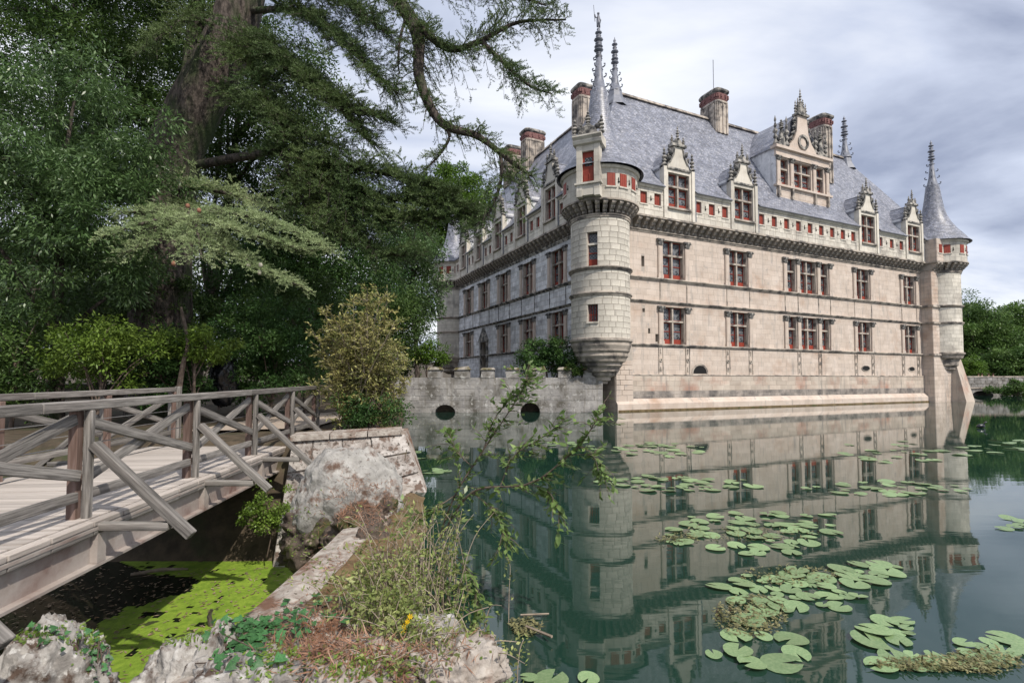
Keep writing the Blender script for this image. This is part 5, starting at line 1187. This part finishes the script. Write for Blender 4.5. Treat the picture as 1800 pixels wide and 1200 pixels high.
def ivy(label, spots, n_, size):
    base = Vector(gp(*spots[0][:2], spots[0][2])); t = thing('ivy', label, 'ivy', base, group='ivy on the bank rocks')
    for k in range(n_):
        px, py, z, rx, ry = random.choice(spots); h = see(random.gauss(px, rx), random.gauss(py, ry))
        if h is None or h[0].z < -.9: continue
        p = h[0] + h[1] * random.uniform(.01, .05); o = link('leaf', ivm, t); o.scale = [size * random.uniform(.6, 1.2)] * 3; a = random.uniform(0, 6.283)
        up = h[1] + Vector((random.uniform(-.5, .5), random.uniform(-.6, .2), random.uniform(.2, .8))); orient(o, p, (math.cos(a), math.sin(a), random.uniform(-.5, .0)), up); m4 = o.matrix_basis.copy(); m4.translation = p - base; o.matrix_basis = m4
    for k in range(5):
        px, py, z, rx, ry = random.choice(spots); hs_ = [see(px + random.gauss(0, rx), py + random.gauss(0, ry)) for _ in range(4)]; hs_ = [h[0] + h[1] * .012 - base for h in hs_ if h and h[0].z > -.9 and (h[0] - base).length < .9]
        if len(hs_) > 1: b = MB(); b.tube(smooth_path(hs_, 4), .004, 4); b.build('vine', 'twig', t)
def litter(label, spots, L_, W, m):
    P, Nn = [], []
    for px, py, rx, ry, n_ in spots:
        for _ in range(n_):
            h = see(random.gauss(px, rx), random.gauss(py, ry))
            if h and h[0].z > -.95 and h[1].z > .25: P.append(tuple(h[0] + h[1] * .006)); Nn.append(tuple(h[1]))
    P, Nn = np.array(P), np.array(Nn); n_ = len(P); D = rng.normal(size=(n_, 3)); D -= Nn * (D * Nn).sum(1, keepdims=True); D = unit(D) + Nn * .12
    V_, F_ = leaf_geo(P, D, Nn + rng.normal(size=(n_, 3)) * .3, rng.uniform(.6, 1.5, n_) * L_, rng.uniform(.6, 1.4, n_) * W); o = link('plant_litter', npmesh('plant_litter', V_, F_, m, rng.random(n_)), kind='stuff'); o['label'] = label; o['category'] = 'litter'
litter('rusty dry needles and stalks lying on boulder foot, weir and brown rocks', [(640, 880, 34, 18, 1500), (600, 900, 40, 14, 900), (650, 755, 50, 5, 900), (560, 1120, 45, 32, 1600), (690, 960, 35, 40, 700), (600, 1000, 30, 30, 400), (700, 1150, 60, 25, 700)], .075, .006, 'needle_litter')
litter('green moss tufts and small herbs on the near bank rocks', [(160, 1120, 22, 20, 350), (30, 1115, 50, 8, 300), (300, 1118, 50, 8, 300), (480, 1150, 40, 25, 400), (640, 1170, 60, 18, 500), (540, 930, 25, 25, 350)], .03, .014, 'lime')
ivy('glossy ivy mat at the near end of the weir beside the duckweed', [(420, 1140, .12, 32, 22), (460, 1110, .15, 22, 15), (430, 1100, .05, 25, 12)], 150, .075)
ivy('ivy sprigs creeping over the brown rock below the weir crest', [(560, 1070, .18, 38, 14), (620, 1060, .2, 30, 12), (520, 1100, .2, 20, 16)], 80, .065)
ivy('ivy around the pale corner rock at bottom left', [(60, 1110, .28, 60, 10), (165, 1150, .2, 14, 25)], 70, .05)
# ------------------------------------------------------------------ trees
def clumps(n_cl, c, rad, shell=.45):
    d = unit(rng.normal(size=(n_cl, 3))); r = rng.random((n_cl, 1)) ** shell; return np.array(c) + d * r * np.array(rad)
def crown_geo(c, rad, n_cl, per, clr, L_, W, droop=-.25, flat=.6, shell=.45, zmin=None, sub=.45):
    cen = clumps(n_cl, c, rad, shell); cen[:, 2] += rng.normal(size=n_cl) * .1
    P = np.repeat(cen, per, axis=0); n_ = len(P); sc = rng.uniform(.6, 1.35, n_cl).repeat(per)[:, None]
    off = unit(rng.normal(size=(n_, 3))) * (rng.random((n_, 1)) ** sub) * clr * sc; off[:, 2] *= flat; P = P + off
    if zmin is not None: P[:, 2] = np.maximum(P[:, 2], zmin + rng.random(n_) * .6)
    D = unit(off) + rng.normal(size=(n_, 3)) * .6; D[:, 2] += droop; N_ = rng.normal(size=(n_, 3)) * .55 + [0, 0, 1]
    V_, F_ = leaf_geo(P, D, N_, rng.uniform(.65, 1.25, n_) * L_, rng.uniform(.7, 1.2, n_) * W); tone = np.clip(rng.normal(.5, .18, n_) + (rng.random(n_cl).repeat(per) - .5) * .5, 0, 1)
    return V_, F_, tone, cen
def tree(name, label, cat, base, c, rad, n_cl, per, clr, L_, W, leafmat, r0=.2, group=None, limbs=9, trunk_top=None, bark='bark', **k):
    base = Vector(base); t = thing(name, label, cat, base, group=group)
    V_, F_, tone, cen = crown_geo(c, rad, n_cl, per, clr, L_, W, **k); V_ = V_ - np.array(base); link('crown', npmesh('crown', V_, F_, leafmat, tone), t)
    b = MB(); top = Vector(trunk_top) if trunk_top else Vector(c) + Vector((0, 0, rad[2] * .35)); m_ = base.lerp(top, .5) + Vector((random.gauss(0, .2), random.gauss(0, .2), 0))
    pa = smooth_path([base - Vector((0, 0, .4)), m_, top], 6); b.tube([p - base for p in pa], [r0 * (1.15 - .9 * i / len(pa)) for i in range(len(pa))], 9)
    for i in range(limbs):
        q = Vector(cen[rng.integers(len(cen))]); s_ = pa[rng.integers(3, len(pa) - 1)]; md = s_.lerp(q, .5) + Vector((0, 0, .25)); pl2 = smooth_path([s_, md, q], 4); b.tube([p - base for p in pl2], [r0 * .42 * (1 - .85 * i_ / len(pl2)) for i_ in range(len(pl2))], 6)
    b.build('trunk', bark, t, smooth=True)
    return t
def gz(X, Y): return height(X, Y)
def at(px, Y): return (px - 900) / F0 * Y
# left: tall ashes over the bridge
def T(name, lab, px, Y, cpx, cpy, cY, rad, n_cl, per, clr, L_, W, m, r0=.22, group='trees on the left bank', **k):
    X = at(px, Y); return tree(name, lab, 'tree', (X, Y, gz(X, Y)), aty(cpx, cpy, cY), rad, n_cl, per, clr, L_, W, m, r0, group, **k)
T('ash_tree', 'feathery ash tree with pale lit leaves at the far left', 105, 14.0, 110, 330, 13.6, (3.3, 2.2, 3.6), 210, 330, .62, .15, .042, 'ash', .16, droop=-.45)
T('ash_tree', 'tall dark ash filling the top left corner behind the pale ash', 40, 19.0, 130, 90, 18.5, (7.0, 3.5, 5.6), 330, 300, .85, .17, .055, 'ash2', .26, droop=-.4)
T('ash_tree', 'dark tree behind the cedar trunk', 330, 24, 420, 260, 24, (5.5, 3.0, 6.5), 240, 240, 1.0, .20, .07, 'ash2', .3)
T('ash_tree', 'mid green tree between cedar and chateau', 560, 25, 560, 420, 25, (4.2, 3.0, 4.4), 170, 230, .95, .20, .075, 'shrub', .2)
T('ash_tree', 'slim dark tree just left of the courtyard turret', 735, 42, 722, 470, 42, (2.6, 2.5, 7.0), 150, 170, 1.0, .26, .10, 'ash', .2)
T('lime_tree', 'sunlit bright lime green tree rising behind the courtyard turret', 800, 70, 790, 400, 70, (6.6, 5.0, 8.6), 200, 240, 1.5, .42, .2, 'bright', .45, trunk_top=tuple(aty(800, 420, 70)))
T('ash_tree', 'low leafy tree over the moat wall beside the big shrub', 690, 36, 680, 560, 36, (2.6, 2.0, 3.4), 90, 170, .8, .2, .08, 'ash2', .14)
for i, (px, Y, h, lab) in enumerate(((-60, 30, 9, 'dark background tree at the left edge'), (180, 33, 10, 'dark background tree behind the pale ash'), (480, 38, 10, 'background tree seen under the cedar limb'), (640, 46, 11, 'farthest background tree left of the lime tree'))):
    X = at(px, Y); tree('background_tree', lab, 'tree', (X, Y, gz(X, Y)), (X, Y, 1 + h * .62), (6.0, 3.0, h * .62), 150, 170, 1.5, .34, .15, 'ash2', .3, 'woodland trees behind the bridge')
# understory shrubs behind the bridge
for px, py, Y, rad, m, lab, pc in ((165, 620, 12.6, (1.5, .9, .85), 'lime', 'lime green shrub lit by the sun behind the left railing', 48), (300, 650, 14.5, (1.5, 1.0, 1.1), 'shrub', 'glossy green shrub behind the leaning trunk', 90), (345, 600, 14.0, (1.2, .8, .55), 'lime', 'small yellow-green shrub above the left railing end', 30),
        (20, 640, 13, (1.8, 1.2, 1.3), 'ash2', 'dark shrub at the left edge behind the bridge', 90), (470, 620, 16.2, (1.9, 1.0, 1.9), 'shrub', 'tall dark shrub right of the black bundle', 150), (230, 560, 17, (3.2, 1.4, 1.7), 'ash2', 'broad dark thicket under the cedar', 150), (540, 580, 18.5, (2.0, 1.2, 2.2), 'ash2', 'dark bush behind the yellowing shrub', 120), (100, 530, 19, (3.5, 1.4, 2.2), 'ash2', 'dark thicket under the pale ash', 150), (390, 520, 21, (3.2, 1.5, 2.4), 'shrub', 'green thicket behind the black bundle', 150)):
    p = aty(px, py, Y); tree('shrub', lab, 'shrub', (p.x, p.y, gz(p.x, p.y)), p, rad, pc, 150, .36, .11, .048, m, .05, 'shrubs behind the bridge', limbs=12, bark='twig')
X = at(640, 12.6); YS = thing('yellowing_shrub', 'large yellowing leafy shrub with many stems beside the bridge end', 'shrub', (X, 12.6, .8)); yb = Vector((X, 12.6, .8)); P, D = [], []; b = MB()
for k in range(46):                                    # fan of upright stems, leafy side twigs
    tx, ty = random.gauss(640, 48), random.uniform(498, 640); tip = aty(max(552, min(728, tx)), ty + abs(tx - 640) * .55, 12.6 + random.gauss(0, .45)); bs = yb + Vector((random.gauss(0, .22), random.gauss(0, .18), -.1))
    pa = smooth_path([bs, bs.lerp(tip, .45) + Vector((0, 0, .18)), tip], 8); b.tube([p - yb for p in pa], [.016 * (1 - .8 * i / len(pa)) for i in range(len(pa))], 5)
    for i in range(3, len(pa)):
        for _ in range(5):
            sd = Vector((random.gauss(0, 1), random.gauss(0, 1), random.gauss(.35, .6))).normalized(); tl = random.uniform(.12, .36); q = pa[i] + sd * tl; b.tube([pa[i] - yb, q - yb], [.004, .002], 3)
            for j in range(9): P.append(tuple(pa[i].lerp(q, (j + 1) / 9) - yb)); D.append(tuple(sd + Vector((random.gauss(0, .9), random.gauss(0, .9), random.gauss(0, .7)))))
b.build('stems', 'drystem', YS); P, D = np.array(P), np.array(D); n_ = len(P)
V_, F_ = leaf_geo(P, D, rng.normal(size=(n_, 3)) * .6 + [.3, -.5, .9], rng.uniform(.06, .12, n_), rng.uniform(.024, .042, n_)); link('crown', npmesh('crown', V_, F_, 'olive', rng.random(n_)), YS)
X = at(660, 12.2); tree('shrub', 'green leafy undergrowth at the foot of the yellowing shrub', 'shrub', (X, 12.2, .8), aty(655, 722, 12.2), (1.0, .5, .35), 34, 110, .24, .08, .035, 'shrub', .03, 'shrubs behind the bridge', limbs=10, bark='twig')
p = aty(965, 628, 33.0); tree('shrub', 'green bush growing on top of the crenellated wall by the near turret', 'shrub', (p.x, p.y, 2.0), p, (2.1, .9, 1.25), 90, 120, .45, .16, .08, 'shrub', .06, None, limbs=12, bark='twig')
p = aty(1012, 648, 32.2); tree('shrub', 'dark ivy tuft under the turret foot', 'shrub', (p.x, p.y, 2.1), p, (.75, .4, .5), 40, 90, .25, .12, .07, 'ash2', .04, None, limbs=6, bark='twig')
p = aty(752, 625, 37); tree('shrub', 'bright bush left of the courtyard turret base', 'shrub', (p.x, p.y, 1.5), p, (1.7, 1, 1.0), 60, 110, .4, .16, .08, 'bright', .05, None, limbs=8, bark='twig')
p = aty(470, 900, 8.6); tree('bank_plant', 'small leafy plant on the dark bank under the bridge', 'plant', (p.x, p.y, p.z - .35), p, (.42, .3, .42), 40, 70, .12, .05, .03, 'lime', .01, None, limbs=8, bark='twig')
# young tree trunk by the railing
b = MB(); pa = smooth_path([aty(312, 700, 13.5), aty(322, 640, 13.5), aty(330, 600, 13.6), aty(318, 540, 13.8)], 5); b.tube(pa, [.075, .072, .07, .065, .06, .06, .055, .055, .05, .05, .048, .045, .04, .04, .035, .03], 8); tag(b.build('bare_trunk', 'twig'), 'slender bare brown trunk leaning behind the left railing end', 'trunk')
# right: wooded far bank
FT = None
for i, (px, Y, py, rx, rz) in enumerate(((1722, 82, 610, 5.5, 7.2), (1762, 92, 612, 7, 7.4), (1800, 84, 605, 6.5, 6.8), (1850, 90, 600, 8, 8.5), (1690, 96, 600, 7, 8.6), (1790, 76, 650, 4.5, 3.2))):
    p = aty(px, py, Y); tree('far_tree', ['rounded far tree next to the far turret', 'broad far tree in the middle of the wooded bank', 'near far-bank tree at the right edge', 'tall far tree outside the right edge', 'far tree rising behind the far turret', 'low bushy tree above the stone bridge'][i], 'tree', (p.x, p.y, 1.5), p, (rx, 4, rz), 190, 200, 1.5, .42, .2, 'far' if i != 1 else 'bright', .35, 'trees on the far bank')
p = aty(1707, 650, 70); tree('shrub', 'bright round bush beside the stone bridge', 'shrub', (p.x, p.y, 1.2), p, (1.9, 1.2, 1.9), 50, 110, .6, .25, .12, 'bright', .05, None, limbs=6, bark='twig')
p = aty(1785, 682, 64); tree('shrub', 'low green bush hanging over the stone bridge edge', 'shrub', (p.x, p.y, .2), p, (3.4, .8, 1.0), 60, 110, .5, .25, .12, 'far', .05, None, limbs=6, bark='twig')
# ------------------------------------------------------------------ the great cedar
cb = Vector((at(285, 17), 17.0, gz(at(285, 17), 17.0)))
CD = thing('cedar_tree', 'huge old cedar with leaning trunk and layered limbs reaching over the pond', 'tree', cb)
def tubepart(name, pts, rad, n_=10, m='bark', k=6):
    pa = smooth_path(pts, k); r = np.interp(np.linspace(0, 1, len(pa)), np.linspace(0, 1, len(rad)), rad); b = MB(); b.tube([p - cb for p in pa], list(r), n_); b.build(name, m, CD, smooth=True); return pa
tr = tubepart('trunk', [cb + Vector((0, 0, -.5)), aty(285, 480, 17), aty(300, 300, 17), aty(335, 205, 17), aty(385, 110, 17), aty(425, 0, 17), aty(450, -160, 17), aty(440, -330, 17)], [1.0, .85, .82, .8, .75, .68, .55, .3], 16)
tubepart('second_leader', [aty(330, 190, 17.2), aty(338, 110, 17.6), aty(345, 20, 17.8), aty(350, -120, 18)], [.35, .3, .26, .15])
TP, TD, TL = [], [], []
def spray(path, r0, r1, Lb, step, m_list, droop=.12, start=.15, tuft=.05, tw=.36, flat=.28, name='limb', dens=1.0):
    pa = smooth_path([aty(*p) for p in path], 10); b = MB(); rr = np.linspace(r0, r1, len(pa)); b.tube([p - cb for p in pa], list(rr), 8)
    seg = [0]
    for a, c in zip(pa[:-1], pa[1:]): seg.append(seg[-1] + (c - a).length)
    tot = seg[-1]; s_ = tot * start; side = 1; P, D, L_ = [], [], []
    while s_ < tot:
        i = max(0, np.searchsorted(seg, s_) - 1); f_ = (s_ - seg[i]) / max(1e-5, seg[i + 1] - seg[i]); p = pa[i].lerp(pa[i + 1], f_); d = (pa[i + 1] - pa[i]).normalized()
        hor = Vector((d.y, -d.x, 0)); hor = hor.normalized() if hor.length > .1 else Vector((1, 0, 0)); side = -side
        taper = 1 - .55 * (s_ / tot) ** 2; bl = Lb * taper * random.uniform(.5, 1.2)
        bd = (d * random.uniform(.35, .95) + hor * side * random.uniform(.4, 1.1) + Vector((random.gauss(0, .25), random.gauss(0, .25), random.gauss(.0, flat)))).normalized()
        q0 = p; q1 = p + bd * bl * .5 + Vector((0, 0, .05 * bl)); q2 = p + bd * bl + Vector((0, 0, -droop * bl * random.uniform(.2, 1.8))); bp_ = smooth_path([q0, q1, q2], 4); b.tube([x - cb for x in bp_], [max(.006, r1 * .6) * (1 - .8 * k / len(bp_)) for k in range(len(bp_))], 4)
        nt_ = max(3, int(bl / .075 * dens))
        for k in range(nt_):
            t = (k + random.random()) / nt_; x = bp_[min(int(t * (len(bp_) - 1)), len(bp_) - 2)].lerp(bp_[min(int(t * (len(bp_) - 1)), len(bp_) - 2) + 1], (t * (len(bp_) - 1)) % 1)
            ph = Vector((bd.y, -bd.x, 0)).normalized(); td = (bd * random.uniform(.5, 1) + ph * random.choice((-1, 1)) * random.uniform(.3, .9) + Vector((0, 0, random.gauss(.12, .25)))).normalized(); tl = tw * (1 - .5 * t) * random.uniform(.6, 1.3); nn = max(3, int(tl / .022))
            for j in range(nn):
                P.append(tuple(x + td * (tl * (j + .5) / nn) - cb)); D.append(tuple(td)); L_.append(tuft)
        s_ += step * random.uniform(.6, 1.4)
    limb = b.build(name, 'bark', CD, smooth=True)
    P, D, L_ = np.array(P), np.array(D), np.array(L_); n_ = len(P)
    Vs, Fs = [], []
    for k in range(3):                                   # three blades to a rosette
        dd = D * .75 + unit(rng.normal(size=(n_, 3))) * .7 + np.array([0, 0, .3]); V_, F_ = leaf_geo(P, dd, rng.normal(size=(n_, 3)) * .6 + np.array([.3, -.5, .9]), L_ * rng.uniform(.8, 1.4, n_), L_ * .3); Fs.append(F_ + 4 * n_ * k); Vs.append(V_)
    tn = np.tile(np.clip(rng.normal(.5, .2, n_), 0, 1), 3)
    link('needles', npmesh('needles', np.concatenate(Vs), np.concatenate(Fs), m_list, tn), limb, kind='stuff')
    return pa
c_, l_ = 'cedar', 'cedar_sun_tint'
spray([(450, -160, 17), (590, -60, 15.5), (690, -5, 14.5), (733, 60, 14), (738, 140, 13.8), (775, 215, 13.6), (840, 240, 13.4), (900, 285, 13.2), (935, 310, 13)], .26, .03, 1.15, .075, c_, start=.42, droop=.35)
spray([(690, -5, 14.5), (735, 45, 14), (790, 86, 13.8), (845, 72, 13.7), (910, 40, 13.6), (995, 35, 13.5)], .14, .02, 1.25, .06, c_, start=.25, droop=.3)
spray([(845, 72, 13.7), (885, 110, 13.5), (930, 150, 13.4), (970, 165, 13.3)], .07, .015, 1.1, .06, c_, start=.1, droop=.35)
spray([(690, -5, 14.5), (760, -30, 14.2), (860, -20, 14), (960, 10, 13.8)], .1, .02, 1.2, .06, c_, start=.2)
spray([(775, 215, 13.6), (790, 240, 13.5), (770, 275, 13.4), (745, 300, 13.4)], .06, .015, .7, .06, c_, start=.4)
spray([(720, 20, 14.2), (705, 60, 14), (700, 110, 14), (702, 130, 14)], .05, .015, .8, .09, c_, start=.3)
spray([(880, 270, 13.3), (880, 320, 13.2), (855, 380, 13.1), (820, 400, 13)], .06, .015, 1.0, .06, c_, start=.1, droop=.5)
spray([(430, 20, 17), (520, 20, 15.5), (600, 70, 14.5), (660, 130, 14), (700, 165, 13.8)], .11, .02, 1.4, .036, c_, start=.25)
spray([(410, 60, 17), (480, 90, 15.5), (560, 150, 14.6), (620, 215, 14.2), (650, 250, 14)], .1, .02, 1.5, .036, c_, start=.2)
spray([(440, -40, 17), (520, -30, 15.5), (600, 0, 14.5), (680, 60, 14)], .1, .02, 1.4, .036, c_, start=.2)
spray([(400, 70, 17), (430, 100, 15.5), (470, 170, 14.5), (500, 240, 14)], .09, .02, 1.3, .036, c_, start=.2)
spray([(350, 290, 16.8), (430, 275, 15.8), (495, 268, 15), (560, 310, 14.4), (640, 365, 14), (720, 385, 13.8), (845, 378, 13.6)], .15, .02, 1.5, .034, c_, start=.3, droop=.2)
spray([(495, 268, 15), (570, 290, 14.6), (650, 300, 14.2), (730, 320, 13.9), (800, 345, 13.8)], .09, .02, 1.4, .034, c_, start=.1)
spray([(560, 310, 14.4), (600, 380, 14), (660, 440, 13.8), (740, 450, 13.6)], .08, .02, 1.3, .036, c_, start=.2)
spray([(300, 330, 16.7), (250, 310, 15.6), (190, 330, 14.8), (140, 345, 14.4)], .14, .02, 1.1, .06, c_, start=.3)
spray([(300, 340, 16.7), (340, 330, 15.4), (420, 345, 14.6), (490, 370, 14.2)], .12, .02, 1.1, .06, l_, start=.3)
spray([(410, 70, 17), (520, 130, 15), (600, 180, 14.4), (690, 215, 14)], .09, .02, 1.4, .036, c_, start=.2)
spray([(380, 130, 17), (450, 190, 15.2), (530, 235, 14.6), (610, 265, 14.2)], .09, .02, 1.3, .04, c_, start=.25)
spray([(560, 310, 14.4), (650, 345, 14.1), (740, 355, 13.9), (820, 365, 13.7)], .08, .02, 1.3, .036, c_, start=.1)
spray([(495, 268, 15), (520, 330, 14.4), (560, 390, 14), (620, 420, 13.8)], .08, .02, 1.3, .036, c_, start=.2)
spray([(400, 60, 17), (340, 30, 15.5), (290, 60, 14.6), (250, 90, 14.2)], .09, .02, 1.2, .05, c_, start=.3)
# the sunlit spray in front of the trunk
for pth in ([(320, 330, 16.5), (330, 370, 14), (280, 385, 12.6), (225, 400, 12), (190, 415, 11.7)], [(330, 370, 14), (300, 400, 12.8), (250, 430, 12.2), (215, 445, 11.9)], [(330, 370, 14), (380, 390, 12.6), (450, 415, 12), (540, 440, 11.7)], [(330, 370, 14), (370, 420, 12.6), (430, 455, 12), (520, 500, 11.7)], [(330, 370, 14), (345, 400, 12.4), (350, 430, 11.8), (355, 455, 11.5)], [(330, 370, 14), (400, 375, 12.8), (480, 390, 12.2), (570, 435, 11.9)], [(330, 370, 14), (270, 370, 13), (215, 375, 12.5)]):
    spray(pth, .07, .012, .95, .042, l_, start=.3, droop=.15, tuft=.042, tw=.28, flat=.12)
for px, py, m in ((458, 466, 'cone'), (456, 479, 'cone'), (437, 466, 'cone'), (330, 362, 'conebrown'), (350, 370, 'conebrown'), (305, 463, 'conebrown')):
    b = MB(); p = aty(px, py, 11.6) - cb; b.lathe([(0, -.055), (.032, -.045), (.045, -.01), (.042, .025), (.025, .05), (0, .058)], 10, p); b.build('cone', m, CD, smooth=True)
# high canopy above the picture
for k in range(9):
    a = random.uniform(350, 460); x1 = a + random.choice((-1, 1)) * random.uniform(250, 480); y1 = random.uniform(-420, -120)
    spray([(a, y1 - 60, 17), ((a + x1) / 2, y1 - 20, 15.5), (x1, y1 + 40, 14)], .18, .03, 1.8, .09, c_, start=.15, tuft=.08, tw=.3, dens=.6)
# visitors on the far stone bridge
def person(x, y, z, top, pants, label):
    for nm, col in (('shirt_' + top, {'white': (.7, .7, .7), 'purple': (.10, .03, .08), 'blue': (.05, .07, .14), 'grey': (.2, .22, .26)}[top]),):
        if nm not in M: M[nm] = mat('cloth_' + top, col)
    if 'skin' not in M: M['skin'] = mat('skin', (.45, .28, .2)); M['trousers'] = mat('trousers', (.04, .045, .06)); M['hair'] = mat('hair', (.05, .03, .02))
    b = MB()
    for s in (-1, 1): b.tube([(s * .1, .02, 0), (s * .1, -.06, .02), (s * .1, 0, .08), (s * .1, .01, .48), (s * .1, 0, .86)], [.04, .04, .05, .065, .09], 8)
    b.lathe([(0, .8), (.17, .84), (.16, 1.05), (.19, 1.3), (.2, 1.42), (.1, 1.5), (.06, 1.53), (.055, 1.58), (.08, 1.62), (.095, 1.7), (.075, 1.78), (0, 1.82)], 12, sx=1, sy=.65)
    for s in (-1, 1): b.tube([(s * .19, 0, 1.42), (s * .25, 0, 1.15), (s * .23, -.1, .9), (s * .22, -.13, .82)], [.055, .045, .035, .03], 7)
    me = b.mesh('person', 'shirt_' + top, True); me.materials.append(M['trousers']); me.materials.append(M['skin'])
    for p in me.polygons:
        zc = p.center.z; p.material_index = 1 if zc < .86 and abs(p.center.x) < .2 else (2 if zc > 1.5 else 0)
    o = link('person', me, loc=(x, y, z)); tag(o, label, 'person', 'visitors on the far bridge')
    b = MB(); b.lathe([(.1, 1.68), (.105, 1.76), (.07, 1.84), (0, 1.86)], 10); b.build('hair', 'hair', o)
for px, top, lab in ((1722, 'purple', 'visitor in dark purple at the left of the group on the stone bridge'), (1728, 'white', 'visitor in a white top on the stone bridge'), (1740, 'blue', 'visitor in dark blue on the stone bridge'), (1748, 'grey', 'visitor in grey at the right of the group on the stone bridge')):
    person(at(px, 67), 67.2, .96, top, 0, lab)
# dark water bird on the open water
p = atz(1725, 752, 0); b = MB(); b.tube([p + Vector((-.2, 0, .04)), p + Vector((-.1, 0, .08)), p + Vector((.05, 0, .09)), p + Vector((.15, 0, .06))], [.02, .08, .09, .03], 8); b.tube([p + Vector((.1, 0, .1)), p + Vector((.14, 0, .22)), p + Vector((.19, 0, .25)), p + Vector((.25, 0, .24))], [.035, .03, .035, .01], 7); tag(b.build('water_bird', 'tarp', smooth=True), 'small dark water bird on the open lake right of the chateau', 'bird')
